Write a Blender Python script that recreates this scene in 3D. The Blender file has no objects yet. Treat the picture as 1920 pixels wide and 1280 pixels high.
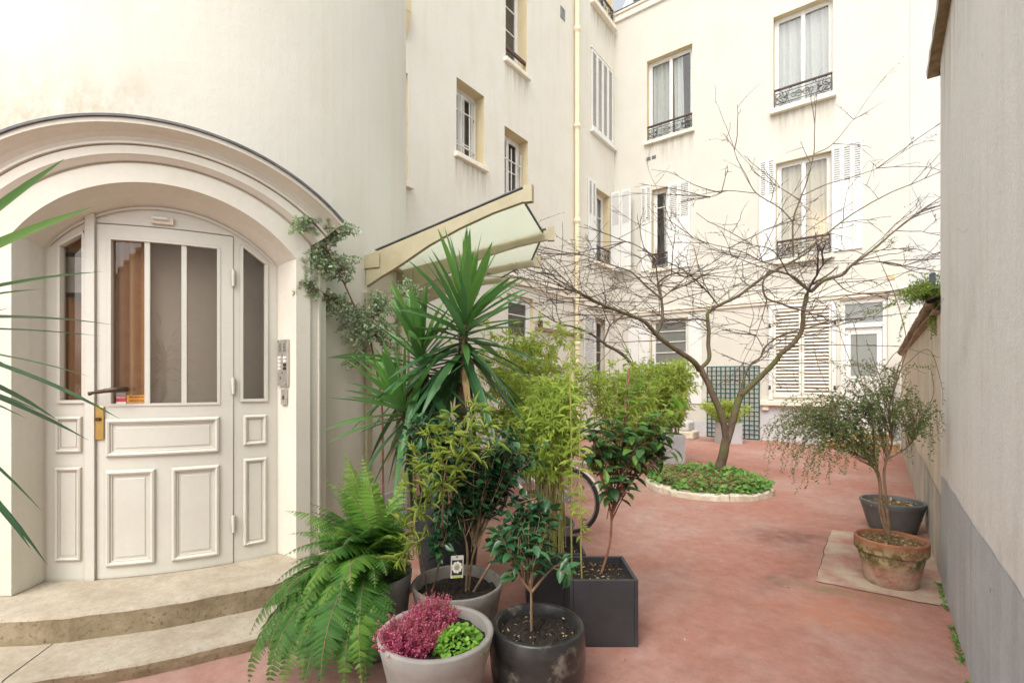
import bpy, math, random
import numpy as np
from math import radians, sin, cos, pi
random.seed(7); rng = np.random.default_rng(7)
sc = bpy.context.scene
col = sc.collection
# ------------------------------------------------------------------ camera frame (real metric positions)
FPX, EYE, CX, HY = 914.0, 1.55, 960.0, 715.0
YS, YC = 0.603, 0.798
def at(u, v, T):
    k = (u - CX) / FPX
    return np.array([(-YS + k*YC)*T, (YC + k*YS)*T, EYE + (HY - v)/FPX*T])
def ground(u, T, z=0.0):
    p = at(u, HY, T); p[2] = z; return p
def V(*a): return np.array(a, float)
def nrm(v):
    v = np.asarray(v, float); return v/(np.linalg.norm(v, axis=-1, keepdims=True)+1e-12)
FWD = V(-YS, YC, 0); RGT = V(YC, YS, 0); UP = V(0, 0, 1)
# ------------------------------------------------------------------ mesh builder
SMOOTH = {'twigs','stems','culms','canes','stalks','shoot_stems','window_bars','railing','edge_strip','gutter','hinge','pipe_collar','trunk','handle','chain_case'}
class MB:
    def __init__(s): s.v = []; s.n = 0; s.f = []; s.t = []
    def add(s, verts, faces, tint=0.5):
        verts = np.asarray(verts, float).reshape(-1, 3)
        o = s.n; s.v.append(verts); s.n += len(verts)
        t = np.asarray(tint, float)
        s.t.append(np.full(len(verts), float(t)) if t.ndim == 0 else t)
        if isinstance(faces, np.ndarray): s.f.append(faces + o)
        else:
            by = {}
            for f in faces: by.setdefault(len(f), []).append(f)
            for k in by: s.f.append(np.array(by[k], int) + o)
        return o
    def build(s, name, mat, parent=None, smooth=False, bevel=0, loc=None, local=False, solid=0):
        if not s.v: s.add([[0,0,-9],[.001,0,-9],[0,.001,-9]], [[0,1,2]])
        vs = np.concatenate(s.v)
        if loc is not None: vs = vs - np.asarray(loc)
        elif parent is not None and not local: vs = vs - np.asarray(parent.get('_o', (0,0,0)))
        me = bpy.data.meshes.new(name)
        me.vertices.add(len(vs)); me.vertices.foreach_set('co', vs.astype(np.float32).ravel())
        tot = np.concatenate([np.full(len(f), f.shape[1]) for f in s.f]); idx = np.concatenate([f.ravel() for f in s.f])
        st = np.concatenate([[0], np.cumsum(tot)[:-1]])
        me.loops.add(len(idx)); me.loops.foreach_set('vertex_index', idx.astype(np.int32))
        me.polygons.add(len(tot)); me.polygons.foreach_set('loop_start', st.astype(np.int32)); me.polygons.foreach_set('loop_total', tot.astype(np.int32))
        me.update(calc_edges=True); me.validate()
        at_ = me.attributes.new('tint', 'FLOAT', 'POINT'); at_.data.foreach_set('value', np.concatenate(s.t).astype(np.float32))
        if name in SMOOTH: smooth = True
        me.polygons.foreach_set('use_smooth', np.full(len(me.polygons), bool(smooth)))
        me.materials.append(mat)
        o = bpy.data.objects.new(name, me); col.objects.link(o)
        if parent is not None:
            o.parent = parent
            o['_o'] = parent.get('_o', (0,0,0))
        if loc is not None: o.location = loc; o['_o'] = list(map(float, loc))
        if bevel:
            m = o.modifiers.new('edge', 'BEVEL'); m.width = bevel; m.segments = 2; m.limit_method = 'ANGLE'; m.angle_limit = radians(35)
        if solid:
            m = o.modifiers.new('thick', 'SOLIDIFY'); m.thickness = solid
        return o
def thing(name, label, cat, loc=(0,0,0), group=None, rz=0):
    o = bpy.data.objects.new(name, None); col.objects.link(o)
    o.location = loc; o.rotation_euler = (0,0,rz); o['_o'] = list(map(float, loc))
    o['label'] = label; o['category'] = cat
    if group: o['group'] = group
    return o
def tag(o, label, cat, group=None, kind=None):
    o['label'] = label; o['category'] = cat
    if group: o['group'] = group
    if kind: o['kind'] = kind
    return o
BOXF = [[0,3,2,1],[4,5,6,7],[0,1,5,4],[1,2,6,5],[2,3,7,6],[3,0,4,7]]
def box(mb, x0, x1, y0, y1, z0, z1, t=.5):
    mb.add([[x0,y0,z0],[x1,y0,z0],[x1,y1,z0],[x0,y1,z0],[x0,y0,z1],[x1,y0,z1],[x1,y1,z1],[x0,y1,z1]], BOXF, t)
def obox(mb, c, ux, uy, uz, t=.5):
    c, ux, uy, uz = map(np.asarray, (c, ux, uy, uz)); p = []
    for sz in (-1, 1):
        for a, b in ((-1,-1),(1,-1),(1,1),(-1,1)): p.append(c + a*ux + b*uy + sz*uz)
    mb.add(p, BOXF, t)
def grid(mb, P, closed=False, t=.5):
    P = np.asarray(P, float); m, n = P.shape[:2]
    i = np.arange(m-1)[:,None]; j = np.arange(n if closed else n-1)[None,:]
    j2 = (j+1) % n
    f = np.stack([i*n+j, i*n+j2, (i+1)*n+j2, (i+1)*n+j], -1).reshape(-1, 4)
    mb.add(P.reshape(-1,3), f, t)
def tube(mb, pts, rad, n=6, t=.5, cap=True):
    pts = np.asarray(pts, float); m = len(pts)
    rad = np.full(m, float(rad)) if np.ndim(rad) == 0 else np.asarray(rad, float)
    tan = nrm(np.gradient(pts, axis=0))
    ref = V(0,0,1) if abs(tan[0][2]) < .9 else V(1,0,0)
    a = nrm(np.cross(tan[0], ref)); rings = []
    ang = np.arange(n)*2*pi/n
    for k in range(m):
        a = nrm(a - tan[k]*np.dot(a, tan[k])); b = np.cross(tan[k], a)
        rings.append(pts[k] + rad[k]*(np.cos(ang)[:,None]*a + np.sin(ang)[:,None]*b))
    grid(mb, rings, True, t)
    if cap:
        mb.add(rings[0], [list(range(n))[::-1]], t); mb.add(rings[-1], [list(range(n))], t)
def lathe(mb, c, prof, n=48, t=.5, tilt=0):
    a = np.arange(n)*2*pi/n
    P = [[(c[0]+r*cos(q), c[1]+r*sin(q), c[2]+z) for q in a] for r, z in prof]
    grid(mb, P, True, t)
def smooth(pts, n=5):
    pts = np.asarray(pts, float)
    if len(pts) < 3: return pts
    P = np.vstack([2*pts[0]-pts[1], pts, 2*pts[-1]-pts[-2]]); out = []
    for i in range(1, len(P)-2):
        for s in range(n):
            t = s/n; p0,p1,p2,p3 = P[i-1:i+3]
            out.append(.5*(2*p1+(p2-p0)*t+(2*p0-5*p1+4*p2-p3)*t*t+(3*p1-p0-3*p2+p3)*t**3))
    out.append(pts[-1]); return np.array(out)
# ------------------------------------------------------------------ materials
class N:
    def __init__(s, name):
        s.m = bpy.data.materials.new(name); s.m.use_nodes = True; s.t = s.m.node_tree; s.t.nodes.clear()
        s.out = s.a('ShaderNodeOutputMaterial'); s.b = s.a('ShaderNodeBsdfPrincipled'); s.l(s.b, 0, s.out, 0)
        s.tc = s.a('ShaderNodeTexCoord')
    def a(s, ty, **k):
        n = s.t.nodes.new(ty)
        for x, y in k.items(): setattr(n, x, y)
        return n
    def l(s, n1, o, n2, i): s.t.links.new(n1.outputs[o], n2.inputs[i])
    def noise(s, scale, det=4, rough=.55, stretch=(1,1,1), off=(0,0,0), dist=0):
        mp = s.a('ShaderNodeMapping'); mp.inputs['Scale'].default_value = stretch; mp.inputs['Location'].default_value = off
        s.l(s.tc, 'Object', mp, 0)
        n = s.a('ShaderNodeTexNoise'); n.inputs['Scale'].default_value = scale; n.inputs['Detail'].default_value = det
        n.inputs['Roughness'].default_value = rough; n.inputs['Distortion'].default_value = dist
        s.l(mp, 0, n, 'Vector'); return n
    def ramp(s, src, stops, o=0):
        r = s.a('ShaderNodeValToRGB'); e = r.color_ramp.elements
        while len(e) < len(stops): e.new(.5)
        for k, (p, c) in enumerate(stops):
            e[k].position = p; e[k].color = (c, c, c, 1) if np.ndim(c) == 0 else (*c, 1)
        s.l(src, o, r, 0); return r
    def mix(s, fac, c1, c2, mode='MIX'):
        m = s.a('ShaderNodeMix', data_type='RGBA', blend_type=mode)
        for i, x in ((0, fac), (6, c1), (7, c2)):
            if isinstance(x, bpy.types.Node): s.t.links.new(x.outputs[2] if x.bl_idname == 'ShaderNodeMix' else x.outputs[0], m.inputs[i])
            else: m.inputs[i].default_value = x if i == 0 else (*x, 1)
        return m
    def color(s, m): s.t.links.new(m.outputs[2] if m.bl_idname == 'ShaderNodeMix' else m.outputs[0], s.b.inputs['Base Color'])
    def bump(s, src, strength, dist=.01, o=0, prev=None):
        b = s.a('ShaderNodeBump'); b.inputs['Strength'].default_value = strength; b.inputs['Distance'].default_value = dist
        s.l(src, o, b, 'Height')
        if prev: s.l(prev, 0, b, 'Normal')
        s.l(b, 0, s.b, 'Normal'); return b
def surf(name, c1, c2, scale=3, rough=.8, bump=.15, bscale=90, stretch=(1,1,1), lo=.38, hi=.66, metal=0, c3=None, s3=9, lo3=.55, hi3=.68, bdist=.004, spec=.5, streak=None, mott=0, crease_shade=0, bump2=0):
    n = N(name)
    a = n.noise(scale, 5, .6, stretch); r = n.ramp(a, [(lo, c1), (hi, c2)]); c = r
    if streak:
        q = n.noise(3.2, 5, .6, (1.6, 1.6, .16), (3, 1, 0)); c = n.mix(n.ramp(q, [(.52, 0.), (.75, streak[1])]), c, streak[0])
    if c3 is not None:
        q = n.noise(s3, 5, .65, (1,1,1), (5,2,7)); c = n.mix(n.ramp(q, [(lo3, 0.), (hi3, 1.)]), c, c3)
    if mott:
        q = n.noise(26, 8, .72, (1,1,1), (4,8,2)); c = n.mix(1.0, c, n.ramp(q, [(.30, tuple([1-mott]*3)), (.70, (1,1,1))]), 'MULTIPLY')
    if crease_shade:
        ao = n.a('ShaderNodeAmbientOcclusion'); ao.inputs['Distance'].default_value = .025; ao.samples = 4  # ambient occlusion paints crease shade into the base colour
        iv = n.ramp(ao, [(.35, crease_shade), (.95, 0.)], 1); c = n.mix(0, c, (.36,.30,.21)); n.l(iv, 0, c, 0)
    n.color(c)
    n.b.inputs['Roughness'].default_value = rough; n.b.inputs['Metallic'].default_value = metal; n.b.inputs['Specular IOR Level'].default_value = spec
    b1_ = n.bump(n.noise(bscale, 4, .6), bump, bdist) if bump else None
    if bump2: n.bump(n.noise(3.5, 5, .6, (1,1,1), (2,6,1)), bump2, .03, prev=b1_)
    return n.m
def leafmat(name, dark, mid, light, rough=.45, trans=.3, spec=.4):
    n = N(name)
    a = n.a('ShaderNodeAttribute', attribute_name='tint')
    r = n.ramp(a, [(0, dark), (.5, mid), (1, light)], 2)
    q = n.noise(14, 3); c = n.mix(n.ramp(q, [(.35, .0), (.75, .35)]), r, tuple(min(1, x*1.5) for x in mid))
    n.color(c); n.b.inputs['Roughness'].default_value = rough; n.b.inputs['Specular IOR Level'].default_value = spec
    tr = n.a('ShaderNodeBsdfTranslucent')
    g = n.a('ShaderNodeGamma'); g.inputs[1].default_value = .8; n.t.links.new(c.outputs[2], g.inputs[0]); n.l(g, 0, tr, 0)
    mx = n.a('ShaderNodeMixShader'); mx.inputs[0].default_value = trans
    n.l(n.b, 0, mx, 1); n.l(tr, 0, mx, 2); n.l(mx, 0, n.out, 0)
    return n.m
def glassmat(name, tint=(.9,.93,.92), refl=.12, body=0.0, bodycol=(.5,.5,.5)):
    n = N(name); n.t.nodes.remove(n.b)
    tr = n.a('ShaderNodeBsdfTransparent'); tr.inputs[0].default_value = (*tint, 1)
    gl = n.a('ShaderNodeBsdfGlossy'); gl.inputs['Roughness'].default_value = .02; gl.inputs[0].default_value = (.95,.95,.95,1)
    ge = n.a('ShaderNodeNewGeometry'); dt = n.a('ShaderNodeVectorMath', operation='DOT_PRODUCT'); n.l(ge, 'Normal', dt, 0); n.l(ge, 'Incoming', dt, 1)
    ab = n.a('ShaderNodeMath', operation='ABSOLUTE'); n.l(dt, 'Value', ab, 0); om = n.a('ShaderNodeMath', operation='SUBTRACT'); om.inputs[0].default_value = 1; n.l(ab, 0, om, 1)
    pw = n.a('ShaderNodeMath', operation='POWER'); n.l(om, 0, pw, 0); pw.inputs[1].default_value = 5
    ad = n.a('ShaderNodeMath', operation='ADD'); n.l(pw, 0, ad, 0); ad.inputs[1].default_value = .05 + refl; ad.use_clamp = True
    mx = n.a('ShaderNodeMixShader'); n.l(ad, 0, mx, 0); n.l(tr, 0, mx, 1); n.l(gl, 0, mx, 2)
    last = mx
    if body:
        df = n.a('ShaderNodeBsdfDiffuse'); df.inputs[0].default_value = (*bodycol, 1)
        tl = n.a('ShaderNodeBsdfTranslucent'); tl.inputs[0].default_value = (*bodycol, 1)
        m2 = n.a('ShaderNodeMixShader'); m2.inputs[0].default_value = .6; n.l(df, 0, m2, 1); n.l(tl, 0, m2, 2)
        m3 = n.a('ShaderNodeMixShader'); m3.inputs[0].default_value = body; n.l(mx, 0, m3, 1); n.l(m2, 0, m3, 2); last = m3
    n.l(last, 0, n.out, 0)
    return n.m
M = {}
CREAM = (.715, .685, .60); CREAM2 = (.68, .64, .545)
M['plaster'] = surf('cream_plaster', CREAM2, CREAM, 1.1, .9, .25, 60, lo=.3, hi=.6, streak=((.60,.53,.41), .3), bdist=.006, mott=.09, bump2=.16)
M['plaster_rear'] = surf('rear_plaster', (.595,.57,.495), (.63,.605,.535), 1.1, .9, .25, 60, lo=.3, hi=.6, streak=((.60,.55,.44), .3), bdist=.006, mott=.09, bump2=.16)
M['plaster_white'] = surf('white_plaster', (.52,.515,.485), (.56,.55,.52), 1.0, .9, .3, 22, lo=.3, hi=.6, bdist=.012)
M['reveal'] = surf('reveal_plaster', (.60,.50,.31), (.66,.56,.37), 2, .9, .1, 60)
M['trim'] = surf('painted_trim', (.71,.68,.585), (.745,.72,.625), 2.2, .75, .08, 40, streak=((.63,.56,.44), .25), mott=.07, crease_shade=.6)
M['white'] = surf('white_paint', (.69,.685,.65), (.73,.725,.69), 3, .45, .05, 50, streak=((.70,.66,.56), .2))
M['door_white'] = surf('door_paint', (.655,.645,.57), (.69,.68,.605), 2.5, .4, .05, 30, streak=((.60,.55,.47), .25), mott=.05, crease_shade=.6)
M['shutter_beige'] = surf('weathered_shutter_paint', (.74,.68,.58), (.80,.75,.66), 4, .6, .05, 50)
M['sill'] = surf('stone_sill', (.72,.66,.54), (.80,.75,.64), 5, .85, .2, 40)
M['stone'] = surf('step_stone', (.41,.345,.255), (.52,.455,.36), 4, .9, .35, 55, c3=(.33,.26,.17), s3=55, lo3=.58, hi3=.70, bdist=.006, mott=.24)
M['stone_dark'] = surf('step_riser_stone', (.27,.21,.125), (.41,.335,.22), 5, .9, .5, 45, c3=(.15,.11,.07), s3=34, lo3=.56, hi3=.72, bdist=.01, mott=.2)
M['rust_stone'] = surf('ochre_stone', (.50,.27,.12), (.62,.40,.22), 6, .9, .3, 50)
M['rim_stone'] = surf('rim_stone', (.55,.48,.36), (.72,.67,.55), 7, .9, .4, 45, c3=(.20,.16,.10), s3=16, lo3=.6, hi3=.74, bdist=.008)
M['iron'] = surf('black_iron', (.035,.035,.04), (.06,.06,.065), 20, .5, .05, 80)
M['lead'] = surf('lead_flashing', (.10,.105,.11), (.17,.175,.18), 9, .55, .2, 60)
M['wood_rail'] = surf('dark_wood_rail', (.06,.03,.022), (.10,.05,.035), 14, .5, .1, 60)
M['room'] = surf('dim_room', (.26,.24,.20), (.34,.31,.27), 2, .9, 0)
M['hall_wall'] = surf('orange_hall_wall', (.62,.28,.07), (.70,.35,.10), 1.2, .7, 0)
M['hall_grey'] = surf('brown_hall_wall', (.55,.50,.43), (.64,.59,.52), 1.5, .7, 0)
M['curtain'] = leafmat('sheer_curtain', (.62,.62,.60), (.72,.72,.69), (.8,.8,.77), .9, .45, .1)
M['curtain_warm'] = leafmat('peach_curtain', (.72,.58,.44), (.80,.68,.54), (.85,.75,.62), .9, .45, .1)
M['glass'] = glassmat('window_glass', refl=.03)
M['door_glass'] = glassmat('door_glass', (.72,.70,.66), refl=.025)
M['canopy_glass'] = glassmat('frosted_canopy_glass', (.93,.95,.90), .03, .62, (.84,.88,.78))
M['frost'] = glassmat('frosted_window_glass', (.8,.83,.82), .03, .6, (.66,.68,.63))
M['canopy_paint'] = surf('ochre_cream_metal_paint', (.37,.33,.205), (.43,.385,.255), 6, .5, .06, 60, c3=(.25,.11,.04), s3=11, lo3=.66, hi3=.8)
M['pipe'] = surf('cream_pipe_paint', (.72,.62,.40), (.78,.69,.48), 5, .5, .03, 60)
M['steel'] = surf('brushed_steel', (.52,.50,.45), (.62,.60,.55), 30, .35, .03, 200, metal=.7)
M['brass'] = surf('brass', (.62,.42,.12), (.75,.55,.20), 9, .28, .03, 100, metal=1)
M['bronze'] = surf('dark_bronze', (.07,.045,.03), (.12,.08,.05), 18, .4, .05, 100, metal=.6)
M['black'] = surf('black_plastic', (.02,.02,.02), (.035,.035,.035), 20, .45, .03, 100)
M['slate'] = surf('dark_slate', (.10,.115,.14), (.15,.165,.19), 9, .6, .2, 60)
M['tile_brown'] = surf('coping_tile', (.22,.155,.10), (.36,.28,.19), 9, .9, .3, 50)
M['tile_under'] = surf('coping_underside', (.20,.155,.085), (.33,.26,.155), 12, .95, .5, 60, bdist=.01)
M['side_wall'] = surf('grey_cream_render', (.82,.825,.785), (.87,.87,.835), 1.6, .92, .45, 75, lo=.3, hi=.65, streak=((.64,.61,.56), .4), c3=(.66,.64,.60), s3=1.3, lo3=.56, hi3=.8, bdist=.01, mott=.13, bump2=.35)
M['base_grey'] = surf('blue_grey_base_paint', (.47,.505,.52), (.55,.58,.59), 2.5, .85, .4, 70, streak=((.30,.29,.28), .5), c3=(.52,.50,.46), s3=6, lo3=.62, hi3=.75, bdist=.008, mott=.16, bump2=.35)
M['low_wall'] = surf('stained_low_wall_render', (.64,.575,.455), (.74,.68,.565), 2, .92, .4, 60, streak=((.42,.36,.26), .7), bdist=.008, mott=.12, bump2=.3)
M['low_base'] = surf('stained_low_wall_base', (.40,.38,.33), (.56,.53,.46), 2, .92, .4, 60, streak=((.24,.215,.16), .7), bdist=.008)
M['plinth'] = surf('grey_plinth_paint', (.50,.50,.51), (.58,.575,.575), 3, .85, .2, 60)
M['trellis'] = surf('green_lattice_paint', (.010,.062,.056), (.016,.085,.072), 10, .5, .05, 80)
M['zinc'] = surf('zinc', (.17,.175,.178), (.25,.252,.248), 6, .5, .06, 60, metal=.35)
M['charcoal'] = surf('charcoal_planter', (.036,.037,.041), (.052,.053,.057), 5, .55, .12, 150)
M['tallpot'] = surf('matt_dark_pot', (.022,.024,.030), (.042,.044,.05), 3, .5, .05, 80)
M['fibre_grey'] = surf('grey_fibre_clay', (.19,.175,.155), (.27,.25,.225), 5, .75, .2, 70, c3=(.14,.125,.10), s3=12)
M['light_clay'] = surf('pale_grey_clay', (.235,.22,.20), (.31,.295,.268), 4, .8, .2, 70, c3=(.18,.16,.135), s3=7, lo3=.58, hi3=.75)
M['black_glaze'] = surf('black_glaze', (.016,.016,.017), (.042,.041,.038), 5, .3, .2, 30, c3=(.30,.27,.22), s3=7, lo3=.58, hi3=.78, stretch=(1,1,2))
M['dark_clay'] = surf('slate_grey_pot', (.095,.10,.10), (.14,.142,.14), 5, .5, .1, 80)
M['pale_box'] = surf('pale_grey_planter', (.44,.44,.45), (.50,.50,.505), 4, .7, .05, 80)
M['soil'] = surf('potting_soil', (.014,.010,.008), (.04,.028,.02), 40, .95, .9, 110, c3=(.13,.085,.05), s3=75, lo3=.62, hi3=.7, bdist=.02)
M['straw'] = surf('dry_mulch', (.10,.06,.03), (.30,.21,.12), 60, .95, .9, 110, c3=(.50,.40,.27), s3=70, lo3=.56, hi3=.66, bdist=.02)
M['bark_tree'] = surf('mossy_bark', (.10,.065,.045), (.17,.12,.085), 16, .9, .6, 60, c3=(.115,.125,.035), s3=4, lo3=.46, hi3=.62, stretch=(1,1,.4), bdist=.012)
M['bark_twig'] = surf('dark_twig', (.075,.05,.042), (.125,.088,.07), 20, .85, .2, 80)
M['bark_red'] = surf('reddish_stem', (.20,.085,.05), (.30,.14,.08), 22, .7, .2, 80)
M['bark_tan'] = surf('tan_stem', (.22,.14,.085), (.34,.23,.14), 22, .8, .3, 80, c3=(.13,.11,.05), s3=9)
M['yucca_trunk'] = surf('fibrous_trunk', (.10,.065,.04), (.22,.155,.10), 25, .95, .8, 40, stretch=(1,1,3), bdist=.02)
M['culm'] = surf('bamboo_culm', (.26,.27,.06), (.40,.36,.12), 12, .5, .1, 60, stretch=(1,1,.4))
M['rubber'] = surf('tyre_rubber', (.02,.019,.018), (.04,.037,.034), 30, .8, .2, 90)
M['chrome'] = surf('dull_chrome', (.55,.55,.55), (.68,.68,.67), 12, .3, .03, 60, metal=.9)
M['bike_white'] = surf('cream_bike_paint', (.68,.66,.60), (.74,.72,.66), 8, .35, .03, 60)
M['bike_grey'] = surf('grey_bike_paint', (.22,.23,.25), (.30,.31,.33), 8, .35, .03, 60)
M['saddle'] = surf('brown_leather', (.12,.06,.03), (.19,.10,.05), 12, .5, .1, 60)
M['red'] = surf('red_plastic', (.40,.03,.035), (.5,.05,.05), 9, .4, .02, 60)
M['pinkred'] = surf('raspberry_grip', (.45,.05,.09), (.55,.08,.13), 9, .5, .02, 60)
M['sticker_red'] = surf('red_sticker', (.42,.05,.06), (.5,.08,.09), 30, .5, 0)
M['sticker_orange'] = surf('orange_sticker', (.62,.25,.03), (.68,.30,.04), 30, .5, 0)
M['sticker_ink'] = surf('sticker_ink', (.22,.09,.02), (.26,.11,.03), 30, .6, 0)
M['tag_white'] = surf('tag_card', (.50,.49,.44), (.56,.55,.50), 30, .6, 0)
M['sticker_white'] = surf('sticker_white', (.75,.68,.66), (.8,.74,.7), 30, .6, 0)
M['petal'] = surf('printed_petal', (.66,.64,.52), (.74,.72,.62), 80, .5, 0)
M['lime'] = surf('lime_print', (.40,.50,.08), (.46,.55,.1), 60, .5, 0)
M['hall_curtain'] = leafmat('orange_hall_curtain', (.70,.33,.11), (.80,.44,.18), (.86,.56,.31), .9, .25, .1)
M['picture'] = surf('framed_print', (.45,.42,.36), (.62,.58,.52), 8, .6, 0)
M['L_yucca'] = leafmat('yucca_leaf', (.016,.05,.03), (.047,.14,.045), (.15,.34,.06), .36, .28, .55)
M['L_bamboo'] = leafmat('bamboo_leaf', (.17,.27,.035), (.40,.52,.095), (.68,.76,.22), .5, .45, .3)
M['L_bamboo2'] = leafmat('fine_bamboo_leaf', (.18,.27,.045), (.41,.51,.10), (.62,.70,.20), .5, .45, .3)
M['L_camellia'] = leafmat('camellia_leaf', (.012,.042,.02), (.028,.10,.04), (.08,.22,.07), .26, .2, .6)
M['L_shrub'] = leafmat('shrub_leaf', (.02,.06,.024), (.06,.155,.045), (.21,.38,.06), .42, .3, .4)
M['L_bright'] = leafmat('fresh_shoot_leaf', (.08,.22,.03), (.17,.37,.045), (.30,.50,.07), .45, .4, .35)
M['L_fern'] = leafmat('fern_frond', (.020,.07,.015), (.066,.185,.03), (.22,.40,.055), .5, .4, .3)
M['L_climber'] = leafmat('climber_leaf', (.12,.20,.12), (.28,.41,.23), (.52,.64,.38), .45, .3, .4)
M['L_small'] = leafmat('small_leaf', (.05,.10,.03), (.13,.215,.06), (.28,.38,.10), .45, .35, .4)
M['L_ivy'] = leafmat('green_wall_leaf', (.09,.18,.02), (.22,.36,.05), (.40,.54,.10), .45, .35, .4)
M['L_ground'] = leafmat('ground_cover_leaf', (.045,.12,.022), (.12,.29,.05), (.29,.45,.09), .45, .3, .4)
M['L_dry'] = leafmat('dry_leaf', (.20,.12,.05), (.42,.31,.16), (.60,.50,.31), .8, .3, .2)
M['L_heather'] = leafmat('heather_flower', (.16,.02,.045), (.42,.045,.13), (.78,.32,.42), .6, .3, .3)
M['louvre_dark'] = surf('slat_shade_dark', (.30,.27,.23), (.36,.33,.29), 3, .9, 0)
M['louvre_grey'] = surf('slat_shade_grey', (.52,.51,.49), (.58,.57,.55), 3, .9, 0)
M['paving_grey'] = surf('grey_outer_ground', (.42,.40,.37), (.50,.48,.45), .4, .9, .2, 60)
M['L_bud'] = leafmat('brown_bud', (.06,.03,.02), (.10,.055,.035), (.17,.09,.05), .8, 0, .2)
def drip_mat():
    n = N('sill_drip_stain'); n.t.nodes.remove(n.b)
    tr = n.a('ShaderNodeBsdfTransparent'); df = n.a('ShaderNodeBsdfDiffuse'); df.inputs[0].default_value = (.36,.30,.21,1)
    sx = n.a('ShaderNodeSeparateXYZ'); n.l(n.tc, 'Generated', sx, 0); pw = n.a('ShaderNodeMath', operation='POWER'); n.l(sx, 2, pw, 0); pw.inputs[1].default_value = 1.7
    r = n.ramp(n.noise(9, 5, .65, (1, 1, .07)), [(.40, 0.), (.75, .55)]); m = n.a('ShaderNodeMath', operation='MULTIPLY'); n.l(pw, 0, m, 0); n.l(r, 0, m, 1)
    mx = n.a('ShaderNodeMixShader'); n.l(m, 0, mx, 0); n.l(tr, 0, mx, 1); n.l(df, 0, mx, 2); n.l(mx, 0, n.out, 0); return n.m
M['drip'] = drip_mat()
# ------------------------------------------------------------------ ground
def ground_mat():
    n = N('red_asphalt')
    big = n.noise(.6, 8, .68, (1, .8, 1)); base = n.ramp(big, [(.34, (.35,.13,.09)), (.48, (.385,.185,.143)), (.63, (.42,.275,.235))])
    q = n.noise(1.3, 8, .7, (1, 1, 1), (8, 3, 0), .3); c = n.mix(n.ramp(q, [(.54, 0.), (.74, .55)]), base, (.27,.13,.10))
    p = n.noise(2.6, 9, .74, (1, 1, 1), (1, 9, 0), .2); c = n.mix(n.ramp(p, [(.50, 0.), (.74, .38)]), c, (.43,.285,.235))
    v_ = n.noise(9, 8, .75, (1,1,1), (3,3,5)); c = n.mix(1.0, c, n.ramp(v_, [(.34, (.80,.76,.74)), (.62, (1.06,1.06,1.06))]), 'MULTIPLY')
    v2 = n.noise(22, 4, .6, (1,1,1), (7,1,5)); c = n.mix(n.ramp(v2, [(.70, 0.), (.76, .55)]), c, (.52,.43,.37))
    v3 = n.noise(17, 4, .6, (1,1,1), (1,6,5)); c = n.mix(n.ramp(v3, [(.70, 0.), (.78, .6)]), c, (.20,.10,.075))
    g = n.noise(120, 3, .7); c = n.mix(n.ramp(g, [(.40, .0), (.70, .22)]), c, (.56,.36,.30))
    w = n.noise(60, 2, .5, (1,1,1), (2,2,2)); c = n.mix(n.ramp(w, [(.77, 0.), (.80, .6)]), c, (.62,.52,.46))
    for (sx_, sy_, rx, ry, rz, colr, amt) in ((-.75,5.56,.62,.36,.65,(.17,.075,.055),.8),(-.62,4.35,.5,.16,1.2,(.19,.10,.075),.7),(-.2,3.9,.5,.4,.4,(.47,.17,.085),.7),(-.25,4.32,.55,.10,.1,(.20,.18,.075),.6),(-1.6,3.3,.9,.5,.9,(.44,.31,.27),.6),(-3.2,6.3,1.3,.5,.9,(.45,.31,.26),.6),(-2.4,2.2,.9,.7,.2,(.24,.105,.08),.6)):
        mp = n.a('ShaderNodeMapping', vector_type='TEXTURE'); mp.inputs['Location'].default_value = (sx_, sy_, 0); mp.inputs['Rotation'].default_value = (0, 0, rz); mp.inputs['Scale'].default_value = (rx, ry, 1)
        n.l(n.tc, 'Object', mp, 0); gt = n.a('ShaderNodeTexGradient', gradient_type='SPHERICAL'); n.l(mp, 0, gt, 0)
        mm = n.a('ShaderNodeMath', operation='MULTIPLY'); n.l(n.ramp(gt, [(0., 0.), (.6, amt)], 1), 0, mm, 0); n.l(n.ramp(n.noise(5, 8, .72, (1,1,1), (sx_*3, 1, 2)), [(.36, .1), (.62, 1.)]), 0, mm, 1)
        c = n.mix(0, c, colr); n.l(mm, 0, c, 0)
    n.color(c); n.b.inputs['Roughness'].default_value = .72; n.b.inputs['Specular IOR Level'].default_value = .35
    b1 = n.bump(n.noise(170, 3, .7), .45, .004); n.bump(n.noise(2.2, 3), .15, .03, prev=b1)
    return n.m
mb = MB(); S = 400
grid(mb, [[(-S,-S,-.012),(S,-S,-.012)],[(-S,S,-.012),(S,S,-.012)]]); g = mb.build('outer_ground', M['paving_grey']); g['kind'] = 'structure'
mb = MB()
xs = [-7.2, -4, -2, 0, .88]; ys = [-16.5, -6, 0, 2, 4, 6, 10, 14.5]
grid(mb, [[(x, y, 0) for x in xs] for y in ys])
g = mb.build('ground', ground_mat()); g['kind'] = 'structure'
n = N('worn_concrete')
c = n.ramp(n.noise(3.4, 6, .65), [(.36, (.38,.18,.14)), (.47, (.42,.28,.215)), (.62, (.47,.38,.28))])
c = n.mix(n.ramp(n.noise(2.1, 5, .6, (1,1,1), (4,4,4)), [(.55, 0.), (.72, .8)]), c, (.36,.16,.15)); c = n.mix(n.ramp(n.noise(24, 4, .7), [(.66, 0.), (.74, .8)]), c, (.14,.12,.08))
n.color(c); n.b.inputs['Roughness'].default_value = .9; n.bump(n.noise(120, 4, .6), .4, .005)
mb = MB()
edge = []
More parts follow.
